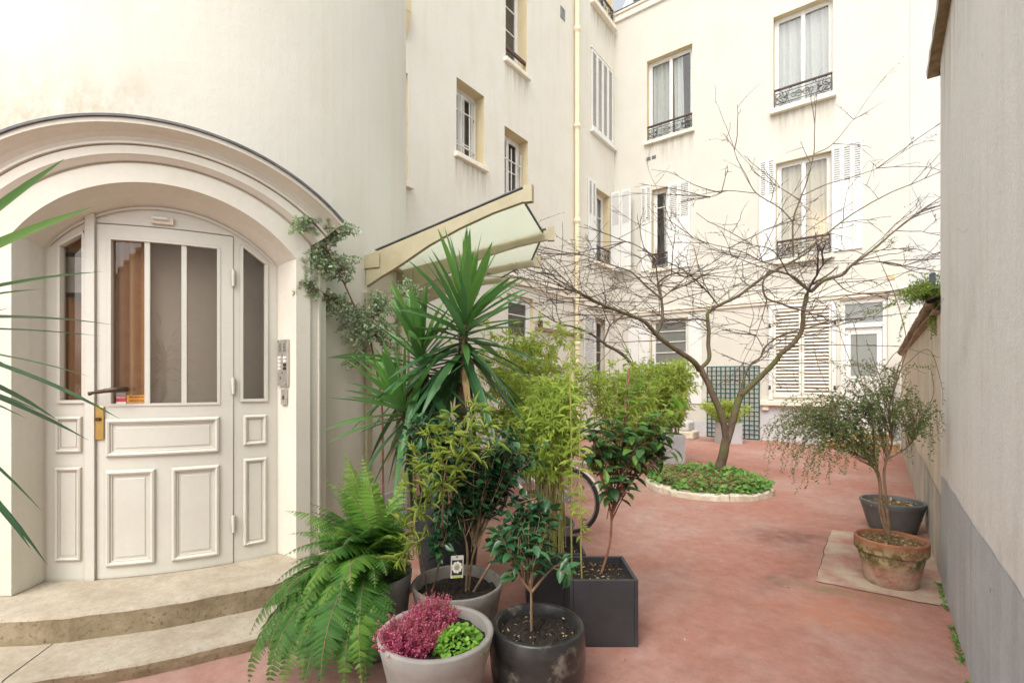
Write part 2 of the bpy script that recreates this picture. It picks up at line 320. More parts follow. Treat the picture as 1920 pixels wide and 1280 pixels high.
for (p, q) in (((-.403,4.44),(.378,4.47)), ((.378,4.47),(.378,6.12)), ((.378,6.12),(-.405,6.09)), ((-.405,6.09),(-.403,4.44))):
    for k in range(14):
        t = k/14; w = .008 if p[0] != .378 or q[0] != .378 else 0
        edge.append((p[0]+(q[0]-p[0])*t+rng.uniform(-w,w), p[1]+(q[1]-p[1])*t+rng.uniform(-w,w), .004))
mb.add(edge, [list(range(len(edge)))])
o = mb.build('concrete_path_patch', n.m); o['kind'] = 'structure'
# dark joint crack around the patch: a thin strip of dirt
mb = MB(); E_ = np.array([e for e in edge if e[0] < .37]); cc = np.array([0, 5.3, .002])
outer = E_ + nrm(E_ - cc)*V(1,1,0)*.008
for seg in (range(0,13), range(28,55)):
    seg = [i for i in seg if i < len(E_)-1]
    for i in seg:
        if np.linalg.norm(E_[i+1]-E_[i]) < .3: mb.add([E_[i]-V(0,0,.002), E_[i+1]-V(0,0,.002), outer[i+1]-V(0,0,.002), outer[i]-V(0,0,.002)], [[0,1,2,3]])
o = mb.build('ground_crack', surf('crack_dirt', (.05,.035,.025), (.12,.08,.055), 20, .95, .3, 90)); o['kind'] = 'structure'
# ------------------------------------------------------------------ facades
def PL(a, n, z): return (-6.73+n, a, z)          # side wing: along y, outwards +x
def PB(a, n, z): return (a, 14.28-n, z)          # rear building: along x, outwards -y
def fbox(mb, P, a0, a1, n0, n1, z0, z1, t=.5):
    mb.add([P(a0,n0,z0),P(a1,n0,z0),P(a1,n1,z0),P(a0,n1,z0),P(a0,n0,z1),P(a1,n0,z1),P(a1,n1,z1),P(a0,n1,z1)], BOXF, t)
def wall(P, a0, a1, z0, z1, holes, parent, name='wall', mat='plaster', n=0):
    A = sorted({a0, a1, *[h[0] for h in holes], *[h[1] for h in holes]}); Z = sorted({z0, z1, *[h[2] for h in holes], *[h[3] for h in holes]})
    mb = MB(); rv = MB(); RV = []
    for i in range(len(A)-1):
        for j in range(len(Z)-1):
            ca, cz = (A[i]+A[i+1])/2, (Z[j]+Z[j+1])/2
            if any(h[0] < ca < h[1] and h[2] < cz < h[3] for h in holes): continue
            mb.add([P(A[i],n,Z[j]),P(A[i+1],n,Z[j]),P(A[i+1],n,Z[j+1]),P(A[i],n,Z[j+1])], [[0,1,2,3]])
    for h in holes:
        b0, b1, c0, c1, d = h[:5]
        for (p, q) in (((b0,c0),(b1,c0)),((b1,c0),(b1,c1)),((b1,c1),(b0,c1)),((b0,c1),(b0,c0))):
            rv.add([P(p[0],n,p[1]),P(q[0],n,q[1]),P(q[0],n-d,q[1]),P(p[0],n-d,p[1])], [[0,1,2,3]])
        RV.append(rv); rv = MB()
    w = mb.build(name, M[mat], parent)
    for rv in RV: rv.build('window_reveal', M['reveal'], w)
    return w
def scroll(P, a, z, n, r, sgn, turns=1.6, up=1):
    pts = []
    for k in range(26):
        t = k/25; q = t*turns*2*pi; rr = r*(1-t*.85)
        pts.append(P(a + sgn*(rr*sin(q)), n, z + up*(r - rr*cos(q) - r*.0)))
    return pts
def railing(P, a0, a1, z0, z1, n, parent):
    mb = MB(); h = z1-z0; w = a1-a0
    for zz in (z0+.02, z0+h*.23, z0+h*.75, z1-.05): tube(mb, [P(a0,n,zz), P(a1,n,zz)], .0085, 4)
    for aa in (a0+.01, a1-.01): tube(mb, [P(aa,n,z0), P(aa,n,z1-.04)], .010, 4)
    for s, e in ((1, a0), (-1, a1)):
        for up, zz in ((1, z0+.03), (-1, z1-.06)):
            tube(mb, scroll(P, e+s*.10, zz, n, h*.24, s, 1.5, up), .0075, 4, cap=False)
            tube(mb, smooth([P(e+s*.02,n,z0+h*.5), P(e+s*.12,n,zz+up*h*.30), P(e+s*.24,n,zz+up*h*.12), P(e+s*.30,n,z0+h*.5)], 5), .0075, 4)
        for k in range(-2, 3):      # palmette
            tube(mb, smooth([P(e+s*.20,n,z0+h*.48), P(e+s*(.27+.02*abs(k)),n,z0+h*(.48+.06*k)), P(e+s*.31,n,z0+h*(.48+.12*k))],3), .007, 4)
    m = (a0+a1)/2
    for s in (1, -1):
        for up in (1, -1):
            tube(mb, smooth([P(m,n,z0+h*.48), P(m+s*.06,n,z0+h*(.48+up*.14)), P(m+s*.15,n,z0+h*(.48+up*.10)), P(m+s*.10,n,z0+h*.48), P(m,n,z0+h*.48)],5), .0075, 4)
            tube(mb, smooth([P(m+s*.15,n,z0+h*.48), P(m+s*.20,n,z0+h*(.48+up*.10)), P(m+s*.26,n,z0+h*(.48+up*.02))],4), .007, 4)
            q = [P(m+s*.26+.03*cos(b), n, z0+h*(.23 if up < 0 else .75)+.03*sin(b)+(.03 if up > 0 else -.03)) for b in np.linspace(0, 2*pi, 11)]
            tube(mb, q, .006, 4, cap=False)
    o = mb.build('railing', M['iron'], parent)
    hb = MB(); fbox(hb, P, a0-.005, a1+.005, n-.022, n+.026, z1-.045, z1)
    hb.build('hand_rail', M['wood_rail'], parent, bevel=.008)
    return o
def window(P, parent, a0, a1, z0, z1, d, leaves=2, bars=(), curtain='curtain', cut=None, sill=True, glass='glass', arch=0, fw=.055, dark=1.0, sproj=.09, sh=.10):
    mb = MB(); w = fw; n0, n1 = -d-.03, -d+.03
    fbox(mb, P, a0, a0+w, n0, n1, z0, z1); fbox(mb, P, a1-w, a1, n0, n1, z0, z1)
    fbox(mb, P, a0+w, a1-w, n0, n1, z0, z0+w*1.3); fbox(mb, P, a0+w, a1-w, n0, n1, z1-w, z1)
    iw = (a1-a0-2*w)/leaves; gl = []
    for k in range(leaves):
        b0 = a0+w+k*iw; b1 = b0+iw; s = .05
        for q in ((b0, b0+s), (b1-s, b1)): fbox(mb, P, q[0], q[1], n0+.012, n1-.004, z0+w*1.3, z1-w)
        fbox(mb, P, b0+s, b1-s, n0+.012, n1-.004, z0+w*1.3, z0+w*1.3+s*1.5); fbox(mb, P, b0+s, b1-s, n0+.012, n1-.004, z1-w-s, z1-w)
        for t in bars: fbox(mb, P, b0+s, b1-s, n0+.016, n1-.012, z0+(z1-z0)*t-.013, z0+(z1-z0)*t+.013)
        gl.append((b0+s-.005, b1-s+.005, z0+w+.02, z1-w-s+.005))
        # rounded upper corners of the glazing
        for sx, ac in ((1, b0+s), (-1, b1-s)):
            zt = z1-w-s; r = .05; pts = [(ac, zt), (ac+sx*r, zt)] + [(ac+sx*(r-r*sin(q)), zt-r+r*cos(q)) for q in np.linspace(0, pi/2, 6)]
            mb.add([P(a, n1-.006, z) for a, z in pts], [list(range(len(pts)))])
    if leaves == 2: fbox(mb, P, (a0+a1)/2-.035, (a0+a1)/2+.035, n0+.02, n1+.012, z0+w*1.3+.002, z1-w-.002)
    if arch:
        m_, hw = (a0+a1)/2, (a1-a0)/2
        top = [(m_+hw*x, z1-arch+arch*math.sqrt(max(0, 1-x*x))-.03) for x in np.linspace(-1, 1, 17)]
        for (p, q) in zip(top[:-1], top[1:]): mb.add([P(p[0],n1+.015,p[1]),P(q[0],n1+.015,q[1]),P(q[0],n1+.015,z1),P(p[0],n1+.015,z1)], [[0,1,2,3]])
    wn = mb.build('window', M['white'], parent, bevel=.006)
    for q in gl:
        g_ = MB(); g_.add([P(q[0],-d-.012,q[2]),P(q[1],-d-.012,q[2]),P(q[1],-d-.012,q[3]),P(q[0],-d-.012,q[3])], [[0,1,2,3]]); g_.build('pane', M[glass], wn)
    rm = MB(); D = d+1.2; e = .25
    rm.add([P(a0-e,-D,z0-e),P(a1+e,-D,z0-e),P(a1+e,-D,z1+e),P(a0-e,-D,z1+e),P(a0-e,-d-.035,z0-e),P(a1+e,-d-.035,z0-e),P(a1+e,-d-.035,z1+e),P(a0-e,-d-.035,z1+e)], [[0,1,2,3],[0,1,5,4],[1,2,6,5],[2,3,7,6],[3,0,4,7]])
    for (b0, b1, c0, c1) in ((a0-e,a0,z0-e,z1+e),(a1,a1+e,z0-e,z1+e),(a0,a1,z0-e,z0),(a0,a1,z1,z1+e)):
        rm.add([P(b0,-d-.034,c0),P(b1,-d-.034,c0),P(b1,-d-.034,c1),P(b0,-d-.034,c1)], [[0,1,2,3]])
    rm.build('room_lining', M['room'], wn)
    if curtain:
        cm = MB()
        for (c0, c1) in (cut or [(a0+.02, a1-.02)]):
            k = 60; aa = np.linspace(c0, c1, k); wv = .014*np.sin(aa*52)+.012*np.sin(aa*27+1)
            rows = []
            for zz in np.linspace(z0+.02, z1-.03, 5):
                t = (zz-z0)/(z1-z0); rows.append([P(a + (.05*(1-t)*(1 if cut and c0 > (a0+a1)/2 else 0)), -d-.085+w_, zz) for a, w_ in zip(aa, wv)])
            grid(cm, rows, t=np.tile(np.clip(.7+wv*8, 0, 1), 5))
        cm.build('curtain', M[curtain], wn, smooth=True)
    if sill:
        s_ = MB(); fbox(s_, P, a0-.07, a1+.07, -d+.031, sproj, z0-sh, z0-.003); s_.build('sill', M['sill'], wn, bevel=.012)
        dq = MB(); dq.add([P(a0-.05,.0025,z0-sh-.9),P(a1+.05,.0025,z0-sh-.9),P(a1+.05,.0025,z0-sh),P(a0-.05,.0025,z0-sh)], [[0,1,2,3]]); dq.build('sill_stain', M['drip'], wn)
    return wn
def shutter(P, parent, a0, a1, z0, z1, n, cols=2, top=.38, mat='white', full=False, gap=.028, pitch=.055):
    mb = MB(); BK = MB(); th = .035; cw = (a1-a0)/cols
    for c in range(cols):
        b0, b1 = a0+c*cw+.004, a0+(c+1)*cw-.004; s = min(.055, cw*.2)
        fbox(mb, P, b0, b0+s, n, n+th, z0, z1); fbox(mb, P, b1-s, b1, n, n+th, z0, z1)
        zl = z0+.09 if full else z1-(z1-z0)*top
        fbox(mb, P, b0+s, b1-s, n, n+th, z1-.07, z1)
        if full: fbox(mb, P, b0+s, b1-s, n, n+th, z0, z0+.09)
        else: fbox(mb, P, b0+s, b1-s, n+.004, n+th-.008, z0, zl)
        z = zl+.01
        while z < z1-.08:
            mb.add([P(b0+s,n+.008,z+.036),P(b1-s,n+.008,z+.036),P(b1-s,n+th,z),P(b0+s,n+th,z),P(b0+s,n+.004,z+.028),P(b1-s,n+.004,z+.028),P(b1-s,n+th-.004,z-.008),P(b0+s,n+th-.004,z-.008)], BOXF)
            z += pitch
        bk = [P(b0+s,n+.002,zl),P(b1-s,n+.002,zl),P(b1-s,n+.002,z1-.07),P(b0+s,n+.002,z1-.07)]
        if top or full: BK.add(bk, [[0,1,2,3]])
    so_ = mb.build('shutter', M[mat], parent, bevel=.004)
    if BK.n: BK.build('slat_gap_shade', M['louvre_dark' if mat != 'white' else 'louvre_grey'], so_)  # added sheet, its dark colour paints shade into the gaps between slats
    return so_
def bars_grille(P, parent, a0, a1, z0, z1, n, k=4):
    mb = MB()
    for a in np.linspace(a0+.06, a1-.06, k): tube(mb, [P(a,n,z0+.02), P(a,n,z1-.12)], .013, 6)
    for z in (z0+.30, z1-.42):
        tube(mb, [P(a0-.01,n+.012,z), P(a1-.10,n+.012,z)], .014, 6); tube(mb, [P(a1-.10,n+.012,z), P(a1-.003,n-.10,z)], .014, 6)
    return mb.build('window_bars', M['white'], parent)
# ---- side wing
W = thing('side_building', 'tall cream side wing with barred windows and a long downpipe', 'building', (-6.73, 8, 0))
hl = [(8.667,9.498,8.82,11.3,.30),(7.075,7.927,6.10,7.61,.30),(8.628,9.542,5.15,7.29,.30),(4.7,5.826,5.08,7.04,.30),(12.74,14.12,12.68,15.0,.25),(12.99,13.95,5.14,7.3,.25),
      (8.72,9.767,2.39,3.55,.12),(12.95,13.93,.95,3.45,.25)]
wall(PL, 4.0, 8.6, 0, 10.6, [h for h in hl if h[1] < 8.6], W); wall(PL, 8.6, 14.28, 0, 15.2, [h for h in hl if h[1] > 8.6], W)
window(PL, W, 8.667, 9.498, 8.82, 11.3, .30, 1, (.12,.40,.62,.85), None)
window(PL, W, 7.075, 7.927, 6.10, 7.61, .30, 2, (.3,), None, arch=.16)
window(PL, W, 8.628, 9.542, 5.15, 7.29, .30, 2, (.2,.42,.64), None)
window(PL, W, 4.7, 5.826, 5.08, 7.04, .30, 2, (.5,), None)
w_up = window(PL, W, 12.74, 14.12, 12.68, 15.0, .25, 2, (), 'curtain', sproj=.14, sh=.14)
w_f1 = window(PL, W, 12.99, 13.95, 5.14, 7.3, .25, 2, (.68,), 'curtain', sproj=.10)
window(PL, W, 8.72, 9.767, 2.39, 3.55, .12, 1, (.62,), None, fw=.12)
wg = window(PL, W, 12.95, 13.93, .95, 3.45, .25, 2, (.6,), None)
mb = MB(); fbox(mb, PL, 8.68, 9.49, -.08, -.02, 9.09, 9.17); mb.build('guard_bar', M['wood_rail'], W, bevel=.01)
bars_grille(PL, W, 7.09, 7.91, 6.12, 7.55, -.20, 5); bars_grille(PL, W, 8.65, 9.53, 5.2, 7.1, -.16, 5); bars_grille(PL, W, 4.75, 5.8, 5.1, 6.9, -.16, 6)
railing(PL, 12.76, 14.10, 12.72, 13.15, .04, w_up); railing(PL, 13.0, 13.94, 5.16, 5.6, .0, w_f1)
w_sh = shutter(PL, W, 12.72, 14.13, 8.93, 11.25, .006, 4, full=True, pitch=.095)
mb = MB(); fbox(mb, PL, 12.66, 14.24, -.0, .11, 8.80, 8.905); mb.build('sill', M['white'], w_sh, bevel=.01)
mb = MB(); fbox(mb, PL, 12.68, 14.16, 0.002, .05, 11.26, 11.30); mb.build('shutter_rail', M['sill'], w_sh)
shutter(PL, w_f1, 12.52, 12.985, 5.05, 7.42, .008, 2, .42)
def PLs(a, n, z): return (-6.70+a, 13.98+n, z)
shutter(PLs, w_f1, 0.0, .66, 4.95, 7.42, -.02, 2, .42)
shutter(PL, wg, 12.25, 12.92, 1.0, 3.44, .008, 1, full=True)
mb = MB(); fbox(mb, PL, 13.60, 13.70, .02, .10, .95, 3.45); mb.build('window_post', M['white'], wg)
mb = MB(); fbox(mb, PL, 6.0, 12.25, -.01, .07, 3.80, 3.93); fbox(mb, PL, 6.0, 12.25, -.01, .10, 3.935, 3.985); fbox(mb, PL, 12.25, 14.2, -.01, .05, 3.72, 3.85)
mb.build('string_course', M['sill'], W, bevel=.01)
mb = MB(); fbox(mb, PL, 9.85, 12.15, -.01, .08, 2.80, 2.885); mb.build('wall_ledge', M['tile_brown'], W, bevel=.008)
mb = MB(); fbox(mb, PL, 9.95, 10.06, .0, .09, 2.90, 3.05); mb.build('wall_lamp', M['wood_rail'], W, bevel=.01)
pm = MB(); tube(pm, [PL(11.76,.09,z) for z in (0, 4, 8, 12, 15.1)], .068, 14)
pp = pm.build('downpipe', M['pipe'], W, smooth=True)
for z in (2.6, 5.95, 8.55, 11.2, 14.0):
    q = MB(); tube(q, [PL(11.76,.09,z-.09), PL(11.76,.09,z-.05), PL(11.76,.09,z-.045), PL(11.76,.09,z+.045), PL(11.76,.09,z+.05), PL(11.76,.09,z+.09)], [.075,.08,.088,.088,.08,.075], 14)
    fbox(q, PL, 11.73, 11.79, 0, .03, z-.02, z+.02); q.build('pipe_collar', M['pipe'], pp, smooth=False)
mb = MB(); fbox(mb, PL, 11.02, 11.24, .0, .015, 11.15, 11.45); mb.build('air_vent', M['zinc'], W)
mb = MB()   # stone corbel by the tower
for z0, z1, p0, p1 in ((8.05,8.28,.13,.13),(7.9,8.05,.10,.125),(7.75,7.9,.06,.10),(7.62,7.75,.01,.06)):
    mb.add([PL(5.5,0,z0),PL(5.79,0,z0),PL(5.79,p0,z0),PL(5.5,p0,z0),PL(5.5,0,z1),PL(5.79,0,z1),PL(5.79,p1,z1),PL(5.5,p1,z1)], BOXF)
mb.build('corbel', M['reveal'], W)
# ---- rear building
R = thing('rear_building', 'cream rear building with shuttered windows, iron railings and a white door', 'building', (-3, 14.28, 0))
hb = [(-5.655,-4.306,8.80,11.25,.20),(-2.231,-.925,8.63,11.05,.20),(-2.169,-.962,4.69,7.22,.16),(-5.50,-5.02,4.93,7.32,.18),(-5.538,-4.427,1.15,3.40,.15),(-.784,.142,.385,3.52,.16)]
wall(PB, -6.73, .52, 0, 13.05, hb, R, 'wall', 'plaster_rear')
wall(PB, .52, 4.5, 0, 12.2, [], R, 'party_wall', 'plaster_white', -.05)
w1 = window(PB, R, -5.655, -4.306, 8.80, 11.25, .20, 2, (), 'curtain', cut=[(-5.6,-5.0),(-4.95,-4.66)], sproj=.10)
railing(PB, -5.64, -4.32, 8.82, 9.27, -.02, w1)
w2 = window(PB, R, -2.231, -.925, 8.63, 11.05, .20, 2, (), 'curtain', cut=[(-2.2,-1.60),(-1.56,-.95)], sproj=.12, sh=.13)
railing(PB, -2.21, -.945, 8.65, 9.15, -.02, w2)
w3 = window(PB, R, -2.169, -.962, 4.69, 7.22, .16, 2, (), 'curtain_warm', cut=[(-2.14,-1.59),(-1.55,-.98)], sproj=.12, sh=.12)
railing(PB, -2.15, -.98, 4.71, 5.20, -.02, w3)
shutter(PB, w3, -2.56, -2.18, 4.72, 7.38, .008, 2, .36); shutter(PB, w3, -.95, -.335, 4.72, 7.30, .008, 3, .36)
mb = MB(); lathe(mb, (-1.16, 14.80, 5.2), [(.001,.0),(.07,.0),(.07,.02),(.02,.04),(.02,.25)], 16); lathe(mb, (-1.16,14.80,5.43), [(.13,0),(.08,.17)], 20)
lamp_m = N('lit_lamp_shade'); lamp_m.b.inputs['Base Color'].default_value = (.9,.7,.4,1); lamp_m.b.inputs['Emission Color'].default_value = (1,.72,.35,1); lamp_m.b.inputs['Emission Strength'].default_value = 6
tag(mb.build('table_lamp', lamp_m.m, loc=(-1.16,14.80,5.2)), 'lit lamp glowing behind the peach curtain of the rear first floor', 'lamp')
w4 = window(PB, R, -5.50, -5.02, 4.93, 7.32, .18, 1, (.78,), 'curtain', cut=[(-5.25,-5.06)], sproj=.08)
railing(PB, -5.49, -5.03, 4.95, 5.40, -.02, w4)
shutter(PB, w4, -5.84, -5.51, 4.9, 7.48, .008, 2, .42); shutter(PB, w4, -5.01, -4.35, 4.86, 7.36, .008, 2, .42)
w5 = window(PB, R, -5.538, -4.427, 1.15, 3.40, .15, 1, (.28,.42,.56,.70,.84), None, glass='frost')
shutter(PB, w5, -6.25, -5.56, .92, 3.46, .008, 2, 0); shutter(PB, w5, -4.41, -4.03, .92, 3.44, .008, 1, 0)
# louvred ground floor shutters, door
sh_ = shutter(PB, R, -2.23, -.95, 1.14, 3.42, .01, 2, mat='shutter_beige', full=True, pitch=.088)
mb = MB()
for a0, a1 in ((-2.33,-2.235),(-.948,-.86)): fbox(mb, PB, a0, a1, .002, .07, 1.08, 3.50)
fbox(mb, PB, -2.33, -.86, .002, .072, 3.425, 3.52); mb.build('shutter_frame', M['white'], sh_)
mb = MB(); fbox(mb, PB, -2.52, -.86, 0.0, .16, .93, 1.055); fbox(mb, PB, -2.48, -2.33, .0, .10, .80, .93); mb.build('sill', M['sill'], sh_, bevel=.01)
for a in (-2.31, -.89):
    for z in (1.4, 3.0):
        q = MB(); fbox(q, PB, a-.02, a+.03, .07, .085, z-.05, z+.05); q.build('hinge', M['wood_rail'], sh_)
mb = MB(); a0, a1 = -.784, .142
for b0, b1 in ((a0, a0+.10), (a1-.10, a1)): fbox(mb, PB, b0, b1, -.16, -.06, .385, 3.52)
fbox(mb, PB, a0+.10, a1-.10, -.16, -.06, 3.42, 3.52); fbox(mb, PB, a0+.10, a1-.10, -.16, -.04, 2.84, 2.95)
df = mb.build('door_frame', M['white'], R, bevel=.006)
mb = MB(); mb.add([PB(a0+.1,-.10,2.95),PB(a1-.1,-.10,2.95),PB(a1-.1,-.10,3.42),PB(a0+.1,-.10,3.42)], [[0,1,2,3]]); mb.build('transom_pane', M['frost'], df)
mb = MB()
for b0, b1 in ((a0+.102, a0+.21), (a1-.21, a1-.102)): fbox(mb, PB, b0, b1, -.15, -.10, .39, 2.84)
fbox(mb, PB, a0+.21, a1-.21, -.15, -.10, 2.68, 2.84); fbox(mb, PB, a0+.21, a1-.21, -.15, -.10, .39, .6); fbox(mb, PB, a0+.21, a1-.21, -.145, -.115, .6, 1.55); fbox(mb, PB, a0+.21, a1-.21, -.15, -.10, 1.55, 1.68)
dr = mb.build('door', M['white'], R, bevel=.006)
mb = MB(); mb.add([PB(a0+.2,-.125,1.67),PB(a1-.2,-.125,1.67),PB(a1-.2,-.125,2.7),PB(a0+.2,-.125,2.7)], [[0,1,2,3]]); mb.build('pane', M['frost'], dr)
mb = MB(); tube(mb, [PB(a0+.15,-.08,1.35),PB(a0+.15,-.05,1.35),PB(a0+.27,-.05,1.35)], .012, 6); mb.build('handle', M['brass'], dr)
mb = MB(); rmx = (a0-.1, a1+.1); fbox(mb, PB, a0-.1, a1+.1, -1.2, -1.15, .3, 3.6); mb.build('room_lining', M['room'], df)
mb = MB(); fbox(mb, PB, -6.72, .5, -.01, .05, 3.56, 3.63); fbox(mb, PB, -6.72, .5, -.01, .085, 3.635, 3.69); mb.build('string_course', M['sill'], R, bevel=.01)
for q_ in ((-6.70,-2.53,.42),(-2.53,-.80,.93),(.16,.36,.6)):
    mb = MB(); fbox(mb, PB, q_[0], q_[1]-.001, 0, .013, .0, q_[2]); mb.build('plinth', M['plinth'], R)
mb = MB(); fbox(mb, PB, -6.70, 0.55, -.3, .06, 12.86, 13.05); fbox(mb, PB, -6.70, .55, -.3, .10, 13.052, 13.13); mb.build('parapet', M['sill'], R, bevel=.01)
mb = MB(); fbox(mb, PB, -6.70, .55, -.3, .11, 13.132, 13.16); mb.build('roof_edge', M['lead'], R)
mb = MB(); mb.add([PB(-6.7,-.2,13.16),PB(.5,-.2,13.16),PB(.5,-1.8,15.6),PB(-6.7,-1.8,15.6)], [[0,1,2,3]]); rf = mb.build('roof', surf('pale_zinc_roof', (.62,.64,.66), (.70,.72,.73), 2, .5, .05, 40), R)
mb = MB(); fbox(mb, PB, -6.25, -5.7, -.9, -.35, 13.6, 14.6); mb.build('dormer_window', M['zinc'], rf)
for a in (-5.665, -5.50):
    mb = MB(); fbox(mb, PB, a, a+.125, .0, .012, 8.24, 8.34)
    for k in range(4): fbox(mb, PB, a+.012, a+.112, .013, .02, 8.25+k*.023, 8.258+k*.023)
    mb.build('air_vent', M['zinc'], R)
mb = MB(); fbox(mb, PB, .12, .27, .0, .012, 3.90, 4.03)
for k in range(4): fbox(mb, PB, .13, .26, .013, .02, 3.91+k*.03, 3.92+k*.03)
mb.build('air_vent', M['reveal'], R)
for (x0,x1,y0,y1,z1,lab) in ((-.90,.20,13.95,14.265,.375,'upper ochre stone doorstep at the white rear door'),(-1.06,.345,13.62,14.265,.195,'lower wider ochre stone doorstep at the rear door')):
    z0 = 0 if z1 < .3 else .197
    loc = ((x0+x1)/2, (y0+y1)/2, z0); st = thing('doorstep', lab, 'step', loc, 'steps of the rear door')
    mb = MB(); box(mb, x0, x1, y0, y1, z0, z1-.05); mb.build('riser', M['rust_stone'], st)
    mb = MB(); box(mb, x0-.015, x1+.012, y0-.02, y1, z1-.048, z1); mb.build('tread', M['rim_stone'], st, bevel=.012)
mb = MB(); box(mb, -4.36, -3.98, 13.30, 13.85, 0, .20); o = mb.build('stone_block', M['rim_stone'], loc=(-4.17,13.57,0), bevel=.03); tag(o, 'lower rough beige stone block left of the green trellis', 'stone block')
mb = MB(); box(mb, -4.56, -4.14, 13.40, 13.95, .205, .45); o = mb.build('stone_block', M['plaster_white'], loc=(-4.35,13.67,.205), bevel=.04); tag(o, 'upper pale stone block stacked behind the beige one', 'stone block')
# trellis
tl = MB()
for k, a in enumerate(np.linspace(-3.88, -2.56, 12)): fbox(tl, PB, a-.014, a+.014, .03, .042, .01, 1.965)
for z in np.linspace(.02, 1.955, 17): fbox(tl, PB, -3.90, -2.545, .0425, .054, z-.014, z+.014)
tag(tl.build('garden_trellis', M['trellis'], loc=(-3.22, 14.23, 0)), 'dark green wooden lattice trellis standing against the rear wall', 'trellis')
def crack(P, parent, pts, w=.006):
    p = smooth([(a, 0, z) for a, z in pts], 9); p = p + np.cumsum(rng.normal(size=p.shape)*.008, 0)*V(1,0,1); mb = MB(); ww = w*rng.uniform(.25,1,len(p))*np.sin(np.linspace(.15,pi-.1,len(p)))
    grid(mb, [[P(q[0],.0015,q[2]-k) for q, k in zip(p, ww)], [P(q[0],.0015,q[2]+k) for q, k in zip(p, ww)]]); return mb.build('hairline_crack', M['crack'], parent)
M['crack'] = surf('darker_plaster', (.40,.36,.30), (.46,.42,.35), 8, .95, 0)  # slightly darker plaster tone for cracks and chips
crack(PB, R, [(-.9,8.62),(-.6,8.56),(-.3,8.66),(.0,8.60),(.35,8.50)]); crack(PB, R, [(-4.2,8.30),(-3.6,8.42),(-3.0,8.80),(-2.4,8.72)], .004); crack(PB, R, [(-.25,9.9),(.05,10.15),(.3,10.3)], .005); crack(PB, R, [(-3.6,6.9),(-3.2,6.2),(-3.3,5.2)], .004)
crack(PL, W, [(10.2,9.3),(10.6,8.2),(10.5,7.0),(10.9,6.0)], .004); crack(PL, W, [(8.2,4.9),(9.0,4.6),(10.0,4.75)], .004)
# ---- tall side wall and low wall
TW = thing('boundary_wall', 'tall stained grey cream wall with blue grey painted base', 'wall', (.38, 2, 0))
mb = MB(); ysamp = list(np.linspace(-16, 5.0, 60)) + [5.12, 5.25, 5.36, 5.43]
fx = lambda y: .38 + (.0 if y < 5.05 else (y-5.05)**2*.22)
grid(mb, [[(fx(y), y, z) for y in ysamp] for z in np.linspace(.0, 4.12, 12)])
mb.add([(fx(5.43),5.43,0),(.9,5.43,0),(.9,5.43,4.12),(fx(5.43),5.43,4.12)], [[0,1,2,3]]); mb.add([(.9,-16,0),(.9,5.43,0),(.9,5.43,4.12),(.9,-16,4.12)], [[0,1,2,3]]); mb.add([(.38,-16,0),(.9,-16,0),(.9,-16,4.12),(.38,-16,4.12)], [[0,1,2,3]])
mb.build('wall', M['side_wall'], TW)
mb = MB(); yb = np.linspace(-16, 5.05, 420); grid(mb, [[(.376, y, 0) for y in yb], [(.376, y, .4) for y in yb], [(.3765, y, .828+.006*sin(y*3.1)+.004*sin(y*11)+rng.uniform(-.004,.004)) for y in yb]]); mb.build('painted_base', M['base_grey'], TW)
mb = MB(); n_ = 140; yy = np.linspace(-16, 5.40, n_)
jit = lambda s: rng.uniform(-s, s, n_)
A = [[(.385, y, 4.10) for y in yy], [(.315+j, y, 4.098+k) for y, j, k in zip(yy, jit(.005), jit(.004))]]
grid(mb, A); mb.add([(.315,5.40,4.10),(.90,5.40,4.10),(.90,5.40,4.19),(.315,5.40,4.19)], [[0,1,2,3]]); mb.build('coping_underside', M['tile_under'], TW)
mb = MB(); grid(mb, [[(.314+j, y, 4.099) for y, j in zip(yy, jit(.004))], [(.312+j, y, 4.17+k) for y, j, k in zip(yy, jit(.005), jit(.006))], [(.9, y, 4.30) for y in yy]]); mb.build('coping', M['plaster_white'], TW)
for y0, y1, z0 in ((1.9,2.7,3.0),(3.1,4.3,3.2),(4.4,5.0,2.9)):
    q = MB(); q.add([(.377,y0,z0),(.377,y1,z0),(.377,y1,4.09),(.377,y0,4.09)], [[0,1,2,3]]); q.build('coping_stain', M['drip'], TW)
for pts in ([(2.3,3.1),(2.36,2.8),(2.30,2.5)],[(3.4,2.4),(3.7,2.36),(4.1,2.45)]): crack(lambda a, n, z: (.379-n, a, z), TW, pts, .0018)
for y0, z0, h in ((1.88,1.27,.035),(2.42,3.36,.05),(3.1,3.05,.03),(2.0,.98,.03),(2.9,.66,.03),(2.2,.45,.025)):
    q = MB(); k = 7; aa = np.linspace(0, 2*pi, k, endpoint=False); q.add([(.3742, y0+.008*cos(b)*rng.uniform(.6,1.3), z0+h*.5*sin(b)*rng.uniform(.6,1.2)) for b in aa], [list(range(k))]); q.build('plaster_chip', M['crack'], TW)
LW = thing('low_wall', 'low weathered garden wall with brown sloping coping beyond the tall wall', 'wall', (.4, 9, 0))
mb = MB(); yl = np.linspace(5.02, 14.22, 24)
xl = lambda y, z: .385
grid(mb, [[(.385, y, z) for y in yl] for z in (0, .7, 1.4, 2.14)]); mb.build('wall', M['low_wall'], LW)
mb = MB(); grid(mb, [[(.38, y, 0) for y in yl], [(.38, y, .66+.02*sin(y*2)) for y in yl]]); mb.build('painted_base', M['low_base'], LW)
mb = MB(); yl2 = np.linspace(5.10, 13.6, 60); j = lambda: rng.uniform(-.006, .006)
